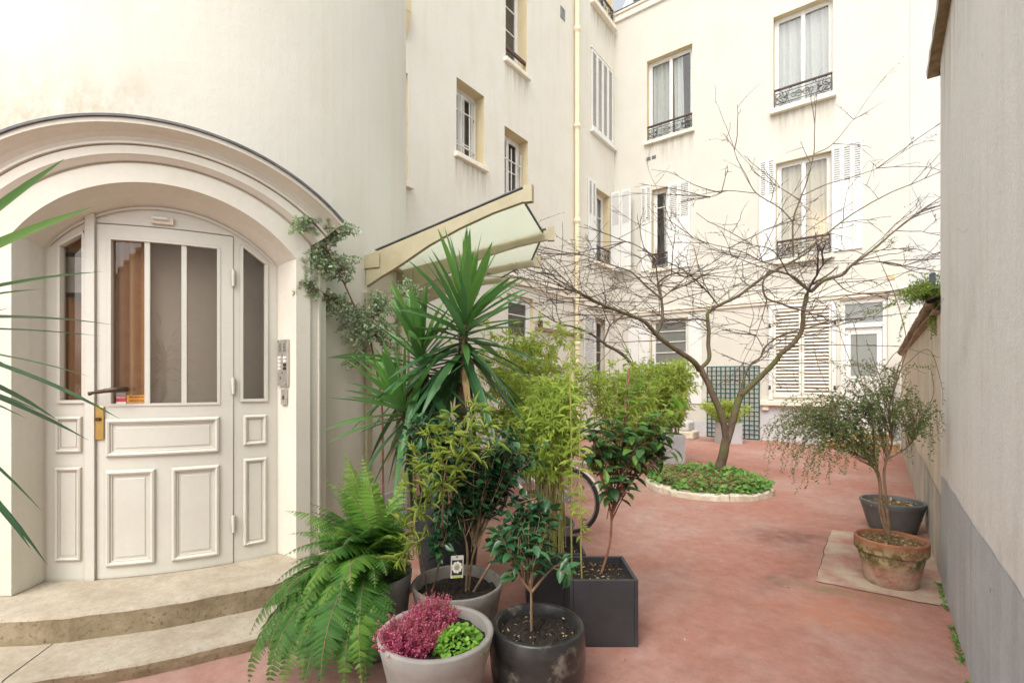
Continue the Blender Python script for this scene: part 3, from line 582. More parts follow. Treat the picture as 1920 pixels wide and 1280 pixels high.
grid(mb, [[(.39, y, 2.10+j()) for y in yl2], [(.335+j(), y, 2.12+j()) for y in yl2], [(.35+j(), y, 2.16+j()) for y in yl2], [(.30+j(), y, 2.165+j()) for y in yl2], [(.29+j(), y, 2.195+j()) for y in yl2], [(.75, y, 2.36) for y in yl2]])
mb.add([(.39,13.6,2.10),(.335,13.6,2.12),(.30,13.6,2.165),(.29,13.6,2.195),(.75,13.6,2.36)], [[0,1,2,3,4]]); mb.build('coping', M['tile_brown'], LW)
mb = MB(); box(mb, .345, .385, 5.60, 5.70, 2.19, 2.50); tag(mb.build('slate_post', M['slate'], loc=(.37,5.66,2.19), bevel=.008), 'short dark slate post on the low wall under hanging greenery', 'post')
# ------------------------------------------------------------------ round stair tower
TC = V(-5.57, 2.23, 0)
def PT(phi, r, z):
    a = radians(phi); return (TC[0]+r*cos(a), TC[1]+r*sin(a), z)
def cbox(mb, p0, p1, r0, r1, z0, z1, step=2.0, t=.5):
    n = max(1, int(math.ceil(abs(p1-p0)/step))); ps = np.linspace(p0, p1, n+1)
    grid(mb, [[PT(p,r,z) for r, z in ((r0,z0),(r1,z0),(r1,z1),(r0,z1))] for p in ps], True, t)
    for p in (p0, p1): mb.add([PT(p,r0,z0),PT(p,r1,z0),PT(p,r1,z1),PT(p,r0,z1)], [[0,1,2,3]], t)
T_ = thing('stair_tower', 'round cream stair tower with arched white panelled door', 'building', TC)
n = N('tower_plaster')
a = n.ramp(n.noise(1.1, 5, .6), [(.3, (.675,.645,.555)), (.62, (.71,.685,.595))])
c = n.mix(n.ramp(n.noise(2.6, 5, .6, (1.6,1.6,.2), (3,1,0)), [(.5, 0.), (.75, .35)]), a, (.64,.55,.40))
sx = n.a('ShaderNodeSeparateXYZ'); n.l(n.tc, 'Object', sx, 0)
mr = n.a('ShaderNodeMapRange'); mr.interpolation_type = 'SMOOTHSTEP'; n.l(sx, 2, mr, 0); mr.inputs[1].default_value = 3.85; mr.inputs[2].default_value = 3.15
mr2 = n.a('ShaderNodeMapRange'); mr2.interpolation_type = 'SMOOTHSTEP'; n.l(sx, 1, mr2, 0); mr2.inputs[1].default_value = -.75; mr2.inputs[2].default_value = -1.25
m1 = n.a('ShaderNodeMath', operation='MULTIPLY'); n.l(mr, 0, m1, 0); n.l(mr2, 0, m1, 1)
dn = n.ramp(n.noise(6, 9, .78, (1,1,.7), (1,5,2)), [(.38, .0), (.62, .8)])
m2 = n.a('ShaderNodeMath', operation='MULTIPLY'); n.l(m1, 0, m2, 0); n.l(dn, 0, m2, 1)
c = n.mix(.0, c, (.42,.34,.22)); n.l(m2, 0, c, 0)
lw = n.a('ShaderNodeMapRange'); n.l(sx, 2, lw, 0); lw.inputs[1].default_value = 2.1; lw.inputs[2].default_value = .5
lw2 = n.a('ShaderNodeMath', operation='MULTIPLY'); n.l(lw, 0, lw2, 0); n.l(n.ramp(n.noise(2.2, 6, .65, (2,2,.35), (7,7,1)), [(.40, .1), (.68, .8)]), 0, lw2, 1)
c = n.mix(.0, c, (.55,.49,.37)); n.l(lw2, 0, c, 0)
n.color(c); n.b.inputs['Roughness'].default_value = .92; b1 = n.bump(n.noise(70, 4, .6), .22, .005); n.bump(n.noise(5, 4, .6), .25, .02, prev=b1)
M['tower'] = n.m
mb = MB(); RW = 1.94; phs = list(np.arange(-120, -53, 3.0)) + [-53.2] + list(np.linspace(-50, -10, 21)) + [-8.4] + list(np.arange(-6, 130, 3.0))
zs = [0.0, .25, .8, 1.6, 2.4, 2.86, 3.3, 4, 5, 6.6]
for i in range(len(phs)-1):
    for k in range(len(zs)-1):
        if phs[i] >= -53.3 and phs[i+1] <= -8.3 and zs[k+1] <= 2.87: continue
        mb.add([PT(phs[i],RW,zs[k]),PT(phs[i+1],RW,zs[k]),PT(phs[i+1],RW,zs[k+1]),PT(phs[i],RW,zs[k+1])], [[0,1,2,3]])
w_ = mb.build('wall', M['tower'], T_)
w_.data.polygons.foreach_set('use_smooth', np.ones(len(w_.data.polygons), bool))
mb = MB(); cbox(mb, 12, 125, 1.90, 1.952, 0, .47, 3); mb.build('painted_base', M['plinth'], T_)
# door surround: pilasters with a moulded arch over them
PC = -30.3
def arcline(half, zs_, za, R_, n=41, c=PC):
    hw = half*.0367; h = za-zs_; Rr = (hw*hw+h*h)/(2*h)
    out = []
    for q in np.linspace(-half, half, n):
        s = q*.0367; out.append(PT(c+q, R_, za-(Rr-math.sqrt(max(0, Rr*Rr-s*s)))))
    return out
st = [(21.0,2.42,2.735,1.90,-31.3),(21.25,2.43,2.75,1.93,-31.2),(21.5,2.45,2.80,2.04,-30.6),(21.8,2.455,2.828,2.15,PC),(24.6,2.57,2.945,2.15,PC),(24.75,2.575,2.95,2.138,PC),(25.0,2.58,2.957,2.138,PC),(25.15,2.585,2.96,2.155,PC),(25.6,2.60,2.985,2.182,PC),(25.8,2.605,2.99,2.19,PC),(27.2,2.65,3.04,2.19,PC),(27.25,2.652,3.042,2.178,PC),(27.4,2.655,3.046,2.178,PC),(27.45,2.66,3.05,2.20,PC),
      (27.8,2.67,3.065,2.20,PC),(27.9,2.672,3.07,2.185,PC),(28.3,2.69,3.092,2.192,PC),(28.7,2.71,3.112,2.215,PC),(29.05,2.73,3.128,2.25,PC),(29.2,2.74,3.134,2.27,PC),(29.25,2.742,3.136,2.285,PC),(29.45,2.765,3.165,2.285,PC)]
mb = MB(); grid(mb, [arcline(h, a, b, r, 49, c_) for h, a, b, r, c_ in st])
for side in (0, -1):
    e = [arcline(h, a, b, r, 3, c_)[side] for h, a, b, r, c_ in st[12:]]
    mb.add(e + [PT(PC+(-30.6 if side == 0 else 30.6), 1.93, 2.76), PT(PC+(-27.3 if side == 0 else 27.3), 1.93, 2.655)], [list(range(len(e)+2))])
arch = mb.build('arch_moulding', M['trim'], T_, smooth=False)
mb = MB(); L1 = arcline(29.45,2.765,3.167,2.298,61); L0 = arcline(29.45,2.765,3.167,1.92,61); L2 = arcline(29.6,2.78,3.181,2.298,61); L3 = arcline(29.6,2.785,3.192,1.92,61)
grid(mb, [L0, L1, L2, L3]); mb.build('lead_flashing', M['lead'], arch)
for s in (1, -1):
    prof = [(21.0,1.90,-31.3),(21.25,1.93,-31.2),(21.5,2.04,-30.6),(21.8,2.15,PC),(24.6,2.15,PC),(24.8,2.125,PC),(26.4,2.125,PC),(26.6,2.14,PC),(27.0,2.135,PC),(27.3,2.10,PC),(28.2,2.085,PC),(29.1,2.075,PC),(29.3,1.93,PC)]
    mb = MB()
    top = {0:2.425,1:2.43,2:2.45,3:2.455,4:2.58}
    rows = []
    for k, (h, r, c_) in enumerate(prof):
        zt = top.get(k, 2.63 if k < 9 else 2.68)
        rows.append([PT(c_+s*h, r, z) for z in (.236, .9, 1.6, zt)])
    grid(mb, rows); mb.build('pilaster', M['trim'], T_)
# door frame on the curve
RD = 1.92
def archz(p, off=0):  # underside of the frame arch at angle p
    q = p+31.3; hw = 21.0*.0367; h = .315; Rr = (hw*hw+h*h)/(2*h); s = q*.0367
    return 2.735+off-(Rr-math.sqrt(max(0.0, Rr*Rr-s*s)))
def plate(mb, p0, p1, zlo, zhi, r=RD, n=None):
    n = n or max(2, int(abs(p1-p0)/1.0)); ps = np.linspace(p0, p1, n+1)
    grid(mb, [[PT(p, r, zlo(p) if callable(zlo) else zlo) for p in ps], [PT(p, r, zhi(p) if callable(zhi) else zhi) for p in ps]])
fr = MB(); ZA = lambda p: archz(p)+.03
gl_t = lambda p: 2.438 + (p+49.59)/(4.48)*.092
gr_t = lambda p: 2.539 - (p+17.37)/(4.89)*.112
plate(fr, -53.0, -44.4, .225, 1.425); plate(fr, -53.0, -49.6, 1.425, ZA); plate(fr, -49.6, -45.1, gl_t, ZA); plate(fr, -45.1, -44.4, 1.425, ZA)
plate(fr, -44.4, -18.9, 2.606, ZA); plate(fr, -18.9, -9.8, .225, 1.42); plate(fr, -18.9, -17.37, 1.42, ZA); plate(fr, -17.37, -12.48, gr_t, ZA); plate(fr, -12.48, -9.8, 1.42, ZA)
cbox(fr, -44.5, -42.95, 1.90, 1.945, .228, 2.66); cbox(fr, -42.95, -18.75, 1.885, 1.90, 2.604, 2.625); cbox(fr, -44.9, -44.5, 1.92, 1.932, .23, 2.62)
# glazing beads
for (b0, b1, zb, tf) in ((-49.6, -45.1, 1.425, gl_t), (-17.37, -12.48, 1.42, gr_t)):
    for p in (b0, b1): cbox(fr, p-.28, p+.28, 1.885, 1.932, zb, tf(p))
    cbox(fr, b0-.28, b1+.28, 1.885, 1.9325, zb-.018, zb+.002)
    ps = np.linspace(b0, b1, 5); grid(fr, [[PT(p, r, tf(p)+dz) for p in ps] for r, dz in ((1.885,0),(1.932,0),(1.932,.018),(1.92,.018))])
fr.add(*(lambda P_: (np.array(P_).reshape(-1,3), [[i, i+1, i+42, i+41] for i in range(40)]))([PT(p, 1.93, archz(p)-.012) for p in np.linspace(-51.5,-11,41)] + [PT(p, 1.93, archz(p)+.006) for p in np.linspace(-51.5,-11,41)]))
def raised(mb, p0, p1, z0, z1, r=RD):
    dd = 180/pi/r
    prof = [(0,.000),(.006,.016),(.016,.020),(.026,.016),(.030,.006),(.038,.006),(.044,-.004),(.052,-.004),(.062,.004),(.070,.004)]
    if p1-p0 < 6: prof = [(0,0),(.005,.014),(.013,.018),(.021,.014),(.024,.005),(.030,.005),(.034,-.004),(.038,.003)]
    n = max(2, int((p1-p0)/1.2)); rows = []
    for i, e in prof:
        a0_, a1_ = p0+i*dd, p1-i*dd; zz0, zz1 = z0+i, z1-i; ring = []
        for p in np.linspace(a0_, a1_, n+1): ring.append(PT(p, r+e, zz0))
        for z in (zz0+(zz1-zz0)*.5, zz1): ring.append(PT(a1_, r+e, z))
        for p in np.linspace(a1_, a0_, n+1)[1:]: ring.append(PT(p, r+e, zz1))
        ring.append(PT(a0_, r+e, zz0+(zz1-zz0)*.5)); rows.append(ring)
    grid(mb, rows, True)
    i, e = prof[-1]; ps = np.linspace(p0+i*dd, p1-i*dd, n+1); grid(mb, [[PT(p, r+e, z0+i) for p in ps], [PT(p, r+e, z1-i) for p in ps]])
for q in ((-50.3,-45.4,1.08,1.32),(-50.4,-45.5,.365,.985),(-17.06,-12.4,1.08,1.303),(-17.06,-12.4,.343,.982)): raised(fr, *q)
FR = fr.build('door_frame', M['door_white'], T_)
for b0, b1, zb, tf in ((-49.6,-45.1,1.425,gl_t),(-17.37,-12.48,1.42,gr_t)):
    g_ = MB(); plate(g_, b0, b1, zb, tf, 1.895); g_.build('side_pane', M['door_glass'], FR)
for p in (-50.9, -50.6): pass
# the door leaf
dm = MB(); d0, d1 = -42.85, -19.02
plate(dm, d0, -40.62, .236, 2.598, 1.926); plate(dm, -21.68, d1, .236, 2.598, 1.926); plate(dm, -40.62, -21.68, 2.50, 2.598, 1.926); plate(dm, -40.62, -21.68, .236, 1.397, 1.926)
for p in (d0, d1): dm.add([PT(p,1.88,.236),PT(p,1.926,.236),PT(p,1.926,2.598),PT(p,1.88,2.598)], [[0,1,2,3]])
plate(dm, d0, d1, .236, .237, 1.9); cbox(dm, d0, d1, 1.88, 1.926, 2.59, 2.598)
for p, w in ((-40.62,.3),(-34.2,.45),(-27.85,.45),(-21.68,.3)): cbox(dm, p-w, p+w, 1.888, 1.930 if w < .4 else 1.922, 1.397, 2.50)
cbox(dm, -40.9, -21.4, 1.888, 1.9315, 1.385, 1.402); cbox(dm, -40.9, -21.4, 1.888, 1.9315, 2.498, 2.512)
raised(dm, -41.2, -21.5, 1.045, 1.300, 1.926); raised(dm, -41.2, -32.7, .315, .957, 1.926); raised(dm, -30.0, -21.5, .31, .957, 1.926)
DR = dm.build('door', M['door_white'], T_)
for b0, b1 in ((-40.4,-34.6),(-33.8,-28.2),(-27.5,-21.9)):
    g_ = MB(); plate(g_, b0-.2, b1+.2, 1.395, 2.505, 1.900); g_.build('pane', M['door_glass'], DR)
hm = MB(); tube(hm, [PT(-37.7,1.93,1.499),PT(-37.9,1.99,1.497),PT(-38.6,2.005,1.496),PT(-40.3,2.0,1.489),PT(-41.8,1.99,1.480),PT(-42.1,1.99,1.478),PT(-42.6,1.985,1.475),PT(-43.1,1.985,1.470)], [.017,.017,.017,.0145,.012,.009,.011,.014], 10)
hm.build('handle', M['bronze'], DR, smooth=True)
lm = MB(); cbox(lm, -43.1, -41.45, 1.928, 1.938, 1.165, 1.385); pl = lm.build('lock_plate', M['brass'], DR, bevel=.003)
q = MB(); c0 = np.array(PT(-42.3,1.938,1.30)); nv = nrm(np.array(PT(-42.3,2.9,1.30))-c0); tube(q, [c0, c0+nv*.012], .013, 12); q.build('keyhole', M['bronze'], pl)
for z in (2.30, 1.52, .52):
    q = MB(); tube(q, [PT(-19.0,1.937,z-.06),PT(-19.0,1.937,z+.06)], .011, 8); cbox(q, -19.4, -18.6, 1.928, 1.933, z-.055, z+.055); q.build('hinge', M['door_white'], DR)
q = MB(); plate(q, -39.75, -38.0, 1.412, 1.455, 1.906); s1 = q.build('alarm_sticker', M['sticker_red'], DR)
q = MB(); plate(q, -39.7, -38.05, 1.403, 1.4125, 1.9063); q.build('sticker_strip', M['sticker_white'], s1)
q = MB(); plate(q, -39.75, -38.0, 1.455, 1.475, 1.906); q.build('sticker_strip', M['zinc'], s1)
q = MB(); plate(q, -37.9, -34.75, 1.405, 1.458, 1.906); s2 = q.build('notice_sticker', M['sticker_orange'], DR)
q = MB(); r_ = random.Random(3)
for z in (1.445, 1.420):
    p = -37.5
    while p < -35.1:
        w = r_.uniform(.10, .22); plate(q, p, p+w, z-.0045, z+.0045, 1.9068, 1); p += w + (.05 if r_.random() < .8 else .14)
q.build('printed_lines', M['sticker_ink'], s2)
cu = bpy.data.curves.new('alarm_lettering', 'FONT'); cu.body = 'Alarme'; cu.size = .0185; cu.align_x = 'CENTER'; cu.align_y = 'CENTER'; cu.extrude = .0003
cu.materials.append(M['sticker_white']); to = bpy.data.objects.new('alarm_lettering', cu); col.objects.link(to); to.parent = s1
to.location = tuple(np.array(PT(-38.87,1.9085,1.443)) - TC); to.rotation_euler = (pi/2, 0, radians(-38.87+90))
bpy.context.view_layer.update(); tm_ = bpy.data.meshes.new_from_object(to.evaluated_get(bpy.context.evaluated_depsgraph_get())); t2_ = bpy.data.objects.new('alarm_lettering', tm_); col.objects.link(t2_); t2_.parent = s1; t2_.location = to.location; t2_.rotation_euler = to.rotation_euler; bpy.data.objects.remove(to); t2_.name = 'alarm_lettering'
# emergency light, intercom, lock switch
q = MB(); cbox(q, -33.3, -29.6, 1.92, 1.945, 2.625, 2.672); lb = q.build('light_box', M['sill'], T_, bevel=.008)
q = MB(); cbox(q, -33.0, -30.4, 1.946, 1.968, 2.648, 2.668); q.build('light_cover', M['white'], lb, bevel=.008)
def onrev(t, z):   # right reveal between frame edge and pilaster face
    a_ = np.array(PT(-9.95+t*.35, 1.935, z)); b_ = np.array(PT(-8.75, 2.12, z)); return a_*(1-t)+b_*t
rv_n = None
a_, b_ = np.array(PT(-9.72,1.95,0)), np.array(PT(-8.95,2.06,0)); du = nrm(b_-a_); nn = V(du[1], -du[0], 0); nn = nn if np.dot(nn, V(0,0,0)-a_) > 0 else -nn
nn = V(-du[1], du[0], 0) if np.dot(V(-du[1], du[0], 0), -a_) > 0 else V(du[1], -du[0], 0)
mid = (a_+b_)/2
def icb(mb, u0, u1, z0, z1, h0, h1): obox(mb, mid+du*(u0+u1)/2+nn*(h0+h1)/2+UP*(z0+z1)/2, du*(u1-u0)/2, nn*(h1-h0)/2, UP*(z1-z0)/2)
q = MB(); icb(q, -.062, .062, 1.515, 1.865, .004, .022); ip = q.build('intercom', M['steel'], T_, bevel=.003)
q = MB()
for c0 in (-.027, .027):
    for k in range(6): icb(q, c0-.014, c0+.014, 1.775+k*.011, 1.779+k*.011, .0215, .0235)
icb(q, -.004, .004, 1.742, 1.75, .0215, .024); icb(q, -.006, .006, 1.61, 1.622, .0215, .024); icb(q, -.03, -.02, 1.565, 1.59, .0215, .0232)
for sx_ in (-.05, .05):
    for z in (1.53, 1.85): icb(q, sx_-.004, sx_+.004, z-.004, z+.004, .0215, .024)
q.build('speaker_grille', M['iron'], ip)
for r0 in range(4):
    for c0 in (-.034, .034):
        q = MB(); icb(q, c0-.017, c0+.017, 1.638+r0*.027, 1.658+r0*.027, .0215, .028); q.build('call_button', M['bronze'] if (r0 < 2 and c0 > 0) else M['sticker_white'], ip, bevel=.002)
q = MB(); icb(q, -.026, .042, 1.375, 1.492, .004, .018); ls = q.build('key_switch', M['steel'], T_, bevel=.003)
q = MB(); icb(q, .001, .015, 1.415, 1.445, .0175, .021); q.build('key_slot', M['bronze'], ls)
# hall behind the glass
q = MB(); ps = np.linspace(-56, -35.6, 110); grid(q, [[PT(p, 1.80+.018*sin(p*2.6)+.010*sin(p*1.1), z) for p in ps] for z in (.25, 1.2, 2.0, 2.95)], t=np.tile(.5+.4*np.sin(ps*2.6), 4)); q.build('hall_curtain', M['hall_curtain'], T_, smooth=True)
q = MB(); plate(q, -120, -37.2, .2, 3.0, .95); hw = q.build('hall_wall', M['hall_wall'], T_)
q = MB(); plate(q, -36.5, 8, .2, 3.0, 1.72); q.build('hall_wall', M['hall_grey'], T_)
q = MB(); q.add([PT(p, .1, .21) for p in (0,)] + [PT(p, 1.9, .21) for p in range(-120, 61, 10)], [[0, i, i+1] for i in range(1, 19)]); q.build('hall_floor', M['wood_rail'], T_)
q = MB(); q.add([PT(p, .1, 3.0) for p in (0,)] + [PT(p, 1.9, 3.0) for p in range(-120, 61, 10)], [[0, i, i+1] for i in range(1, 19)]); q.build('hall_ceiling', M['room'], T_)
for p in (-75, 9):
    q = MB(); q.add([PT(p,.95,.2),PT(p,1.90,.2),PT(p,1.90,3),PT(p,.95,3)], [[0,1,2,3]]); q.build('hall_wall', M['hall_wall'] if p < 0 else M['hall_grey'], T_)
q = MB(); cbox(q, -51.0, -44.2, 1.838, 1.846, 2.12, 2.42); pf = q.build('picture_frame', M['bronze'], T_)
q = MB(); cbox(q, -50.3, -44.9, 1.847, 1.849, 2.15, 2.39); q.build('picture_print', M['picture'], pf)
# curved stone steps
def step(name, lab, r0, r1, p0, p1, z0, z1, joints):
    root = thing(name, lab, 'step', tuple(np.array(PT((p0+p1)/2, r1, z0))), 'steps of the arched door')
    b = [p0] + joints + [p1]
    for i in range(len(b)-1):
        q0, q1 = b[i]+.08, b[i+1]-.08; n_ = max(8, int((q1-q0)*1.1)); ps = np.linspace(q0, q1, n_); ph = rng.uniform(0, 9)
        top = MB(); ris = MB()
        wob = lambda p, s: .005*sin(p*.5+ph+s)+.0025*sin(p*1.3+s*2)+rng.uniform(-.001,.001)
        e = [wob(p, 1) for p in ps]; ez = [abs(wob(p, 3))*.6 for p in ps]
        grid(top, [[PT(p, r, z1) for p in ps] for r in np.linspace(r0, r1-.03, 4)] + [[PT(p, r1-.012+w, z1-.003-k) for p, w, k in zip(ps, e, ez)], [PT(p, r1+w, z1-.014-k) for p, w, k in zip(ps, e, ez)]])
        grid(ris, [[PT(p, r1+w, z1-.014-k) for p, w, k in zip(ps, e, ez)], [PT(p, r1+w+.003*sin(p*1.3), (z0+z1)/2) for p, w in zip(ps, e)], [PT(p, r1-.006+w, z0) for p, w in zip(ps, e)]])
        for p in (q0, q1): ris.add([PT(p,r0,z0),PT(p,r1-.005,z0),PT(p,r1-.005,z1-.012),PT(p,r0,z1-.012)], [[0,1,2,3]])
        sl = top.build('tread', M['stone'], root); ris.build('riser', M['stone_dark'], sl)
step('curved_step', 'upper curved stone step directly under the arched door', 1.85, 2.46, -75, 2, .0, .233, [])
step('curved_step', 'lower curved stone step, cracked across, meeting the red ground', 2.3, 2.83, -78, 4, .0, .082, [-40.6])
# ------------------------------------------------------------------ glass canopy
G = thing('glass_canopy', 'ochre metal canopy with frosted glass panels fanning from the round tower', 'canopy', PT(41, 1.95, 2.6))
BR = [14.4, 31.9, 50.2, 68.0]
for p in BR:
    mb = MB(); a = radians(p); rad = V(cos(a), sin(a), 0); tn = V(-sin(a), cos(a), 0)
    rs = np.array([1.95, 2.05, 2.3, 2.6, 2.9, 3.2, 3.53]); ztop = np.interp(rs, [1.95, 3.53], [2.675, 3.06])
    zbot = np.array([2.40, 2.45, 2.555, 2.70, 2.81, 2.895, 2.96])
    P_ = []
    for s in (-.020, .020):
        for zz in (ztop, zbot): P_.append([TC + rad*r + tn*s + UP*z for r, z in zip(rs, zz)])
    grid(mb, [P_[0], P_[1]]); grid(mb, [P_[2], P_[3]]); grid(mb, [P_[0], P_[2]]); grid(mb, [P_[1], P_[3]])
    for k in (0, -1): mb.add([P_[0][k], P_[2][k], P_[3][k], P_[1][k]], [[0,1,2,3]])
    obox(mb, TC+rad*3.50+UP*3.005, rad*.034, tn*.026, UP*.066); obox(mb, TC+rad*2.02+UP*2.62, rad*.085, tn*.032, UP*.06)
    obox(mb, TC+rad*1.965+UP*1.55, rad*.012, tn*.035, UP*.8)
    b_ = mb.build('bracket', M['canopy_paint'], G)
    mb = MB(); obox(mb, TC+rad*2.75+UP*2.888, nrm(rad*1.58+UP*.385)*.72, tn*.026, nrm(-rad*.385+UP*1.58)*.004); mb.build('cap_strip', M['lead'], b_)
for p0, p1 in zip(BR[:-1], BR[1:]):
    mb = MB(); ps = np.linspace(p0+.7, p1-.7, 6); rs = np.linspace(2.02, 3.42, 6)
    def chord(r, p):   # straight panel edges between two brackets
        A_, B_ = np.array(PT(p0,r,0)), np.array(PT(p1,r,0)); t = (p-p0)/(p1-p0); return A_*(1-t)+B_*t
    grid(mb, [[chord(r, p) + UP*(2.66+(r-1.95)/1.58*.385) for p in ps] for r in rs])
    gp = mb.build('glass_panel', M['canopy_glass'], G, solid=.008)
    mb = MB(); e = [chord(3.425, p)+UP*(2.655+(3.425-1.95)/1.58*.385) for p in ps]; tube(mb, e, .012, 4); mb.build('edge_strip', M['lead'], gp)
    mb = MB(); e = [chord(1.99, p)+UP*2.66 for p in ps]; tube(mb, e, .03, 6); mb.build('gutter', M['canopy_paint'], gp)
# ------------------------------------------------------------------ pots
def soil_disc(c, r, z, mat, parent, bump=.012):
    mb = MB(); rs = np.linspace(.001, r, 12); a = np.linspace(0, 2*pi, 40, endpoint=False)
    grid(mb, [[(c[0]+q*cos(b), c[1]+q*sin(b), z+rng.uniform(-bump, bump)+.02*(1-q/r)) for b in a] for q in rs], True)
    return mb.build('soil', M[mat], parent, smooth=False)
def pot(name, lab, u, T, r, h, rb, mat, soil='soil', th=.025, lip=None, group=None, sl=.06, belly=0, n=56):
    c = ground(u, T); root = thing(name, lab, 'pot', c, group)
    mb = MB(); prof = [(.001,.002),(rb-.01,.002),(rb,.010)]
    for t in (.2,.4,.6,.8): prof.append((rb+(r-rb)*t+belly*math.sin(t*pi), h*t))
    if lip: prof += [(r-lip[0]*1.0, h-lip[1]-.004),(r-lip[0]*.2, h-lip[1]),(r, h-lip[1]+.012),(r, h-.01)]
    prof += [(r, h-.008),(r-.006, h),(r-th+.006, h),(r-th, h-.008),(r-th-.008, h-sl-.03),(r-th-.02, h-sl-.10)]
    lathe(mb, c, prof, n); mb.build('pot_body', M[mat], root, smooth=True)
    if soil: soil_disc(c, r-th-.004, h-sl, soil, root)
    return c, h-sl
terra_n = N('weathered_terracotta')
a = terra_n.ramp(terra_n.noise(5, 5, .6), [(.35, (.27,.095,.045)), (.65, (.40,.175,.095))])
sx = terra_n.a('ShaderNodeSeparateXYZ'); terra_n.l(terra_n.tc, 'Object', sx, 0)
mr = terra_n.a('ShaderNodeMapRange'); terra_n.l(sx, 2, mr, 0); mr.inputs[1].default_value = .32; mr.inputs[2].default_value = .02
wf = terra_n.ramp(terra_n.noise(7, 6, .7, (1,1,1), (3,0,0)), [(.36, 0.), (.56, .85)]); w2 = terra_n.a('ShaderNodeMath', operation='MULTIPLY'); terra_n.l(mr, 0, w2, 0); terra_n.l(wf, 0, w2, 1)
c = terra_n.mix(0, a, (.56,.44,.36)); terra_n.l(w2, 0, c, 0)
bd = terra_n.a('ShaderNodeMapRange'); terra_n.l(sx, 2, bd, 0); bd.inputs[1].default_value = .13; bd.inputs[2].default_value = .20
bd2 = terra_n.a('ShaderNodeMapRange'); terra_n.l(sx, 2, bd2, 0); bd2.inputs[1].default_value = .34; bd2.inputs[2].default_value = .26
w3 = terra_n.a('ShaderNodeMath', operation='MULTIPLY'); terra_n.l(bd, 0, w3, 0); terra_n.l(bd2, 0, w3, 1)
w4 = terra_n.a('ShaderNodeMath', operation='MULTIPLY'); terra_n.l(w3, 0, w4, 0); terra_n.l(terra_n.ramp(terra_n.noise(6, 5, .65, (1,1,1.5), (0,9,0)), [(.40, 0.), (.52, .95)]), 0, w4, 1)
c = terra_n.mix(0, c, (.085,.10,.02)); terra_n.l(w4, 0, c, 0)
w5 = terra_n.a('ShaderNodeMath', operation='MULTIPLY'); terra_n.l(w3, 0, w5, 0); terra_n.l(terra_n.ramp(terra_n.noise(16, 5, .7, (1,1,1), (0,2,8)), [(.46, 0.), (.58, .85)]), 0, w5, 1)
c = terra_n.mix(0, c, (.52,.42,.24)); terra_n.l(w5, 0, c, 0)
terra_n.color(c); terra_n.b.inputs['Roughness'].default_value = .85; terra_n.bump(terra_n.noise(45, 5, .65), .35, .006); M['terracotta'] = terra_n.m
pA, zA = pot('planter_pot', 'pale grey tapered pot of heather in front, beside the black glazed pot', 818, 2.22, .262, .42, .165, 'light_clay', th=.032, sl=.05)
pB, zB = pot('glazed_pot', 'squat glossy black glazed pot with one small camellia', 1008, 2.41, .228, .36, .205, 'black_glaze', th=.03, sl=.055, belly=.018)
pC, zC = pot('planter_pot', 'round taupe grey pot of the big camellia behind the heather pot', 858, 2.90, .27, .365, .20, 'fibre_grey', th=.022, sl=.07)
pD, zD = pot('tall_pot', 'tall dark conical pot of the large yucca', 840, 3.60, .258, .69, .185, 'tallpot', th=.03, sl=.05)
pZ, zZ = pot('zinc_pot', 'zinc grey tub of the big fern beside the curved steps', 697, 2.85, .232, .44, .185, 'zinc', th=.012, sl=.10)
pG, zG = pot('planter_pot', 'low grey round pot half hidden behind thin bamboo stems', 1022, 4.20, .255, .355, .19, 'fibre_grey', th=.02, sl=.06)
pT, zT = pot('terracotta_pot', 'weathered terracotta pot with moss standing on the concrete patch', 1670, 3.76, .235, .35, .165, 'terracotta', soil='straw', th=.022, lip=(.022,.10), sl=.045)
pH, zH = pot('planter_pot', 'wide slate grey pot behind the terracotta pot by the wall', 1673, 5.10, .285, .31, .20, 'dark_clay', soil='straw', th=.03, sl=.06)
pN = at(-330, 715, 1.80); pN[2] = 0
def square_pot(name, lab, X0, X1, T0, T1, h, mat='charcoal', cat='planter', th=.022, sl=.05, group=None, soil='soil', yawvec=None):
    r_, f_ = (RGT, FWD) if yawvec is None else yawvec
    c = r_*(X0+X1)/2 + f_*(T0+T1)/2; c = c*V(1,1,0); root = thing(name, lab, cat, c, group)
    mb = MB(); hw, hd = (X1-X0)/2, (T1-T0)/2
    for s in (-1, 1):
        obox(mb, c + r_*s*(hw-th/2) + UP*h/2, r_*th/2, f_*hd, UP*h/2)
        obox(mb, c + f_*s*(hd-th/2) + UP*h/2, r_*(hw-th-.0005), f_*th/2, UP*(h/2-.0006))
    obox(mb, c + UP*.03, r_*(hw-th), f_*(hd-th), UP*.012)
    mb.build('planter_box', M[mat], root, bevel=.004)
    if soil:
        s_ = MB(); gx = np.linspace(-hw+th-.003, hw-th+.003, 14); gy = np.linspace(-hd+th-.003, hd-th+.003, 14)
        grid(s_, [[c + r_*a + f_*b + UP*(h-sl+rng.uniform(-.012,.012)) for a in gx] for b in gy]); s_.build('soil', M[soil], root)
    return c, h-sl
pE, zE = square_pot('square_planter', 'charcoal cube planter holding a small leafy tree, nearest the path', .338, .738, 2.845, 3.245, .392)
pF, zF = square_pot('square_planter', 'charcoal cube planter of bamboo, tucked behind the nearer cube', .098, .498, 3.275, 3.675, .392)
X3 = V(.80,.60,0)*0+RGT
pK, zK = square_pot('box_planter', 'pale grey box planter with bamboo at the rear left of the round bed', 2.70, 3.22, 9.05, 9.55, .56, 'pale_box', yawvec=None)
pL_, zL = square_pot('box_planter', 'pale grey box planter standing before the green trellis', 5.20, 5.70, 12.05, 12.5, .52, 'pale_box')
pM_, zM = square_pot('box_planter', 'pale grey box planter of tall bamboo near the side wing', -.1, .6, 7.4, 7.9, .5, 'pale_box')
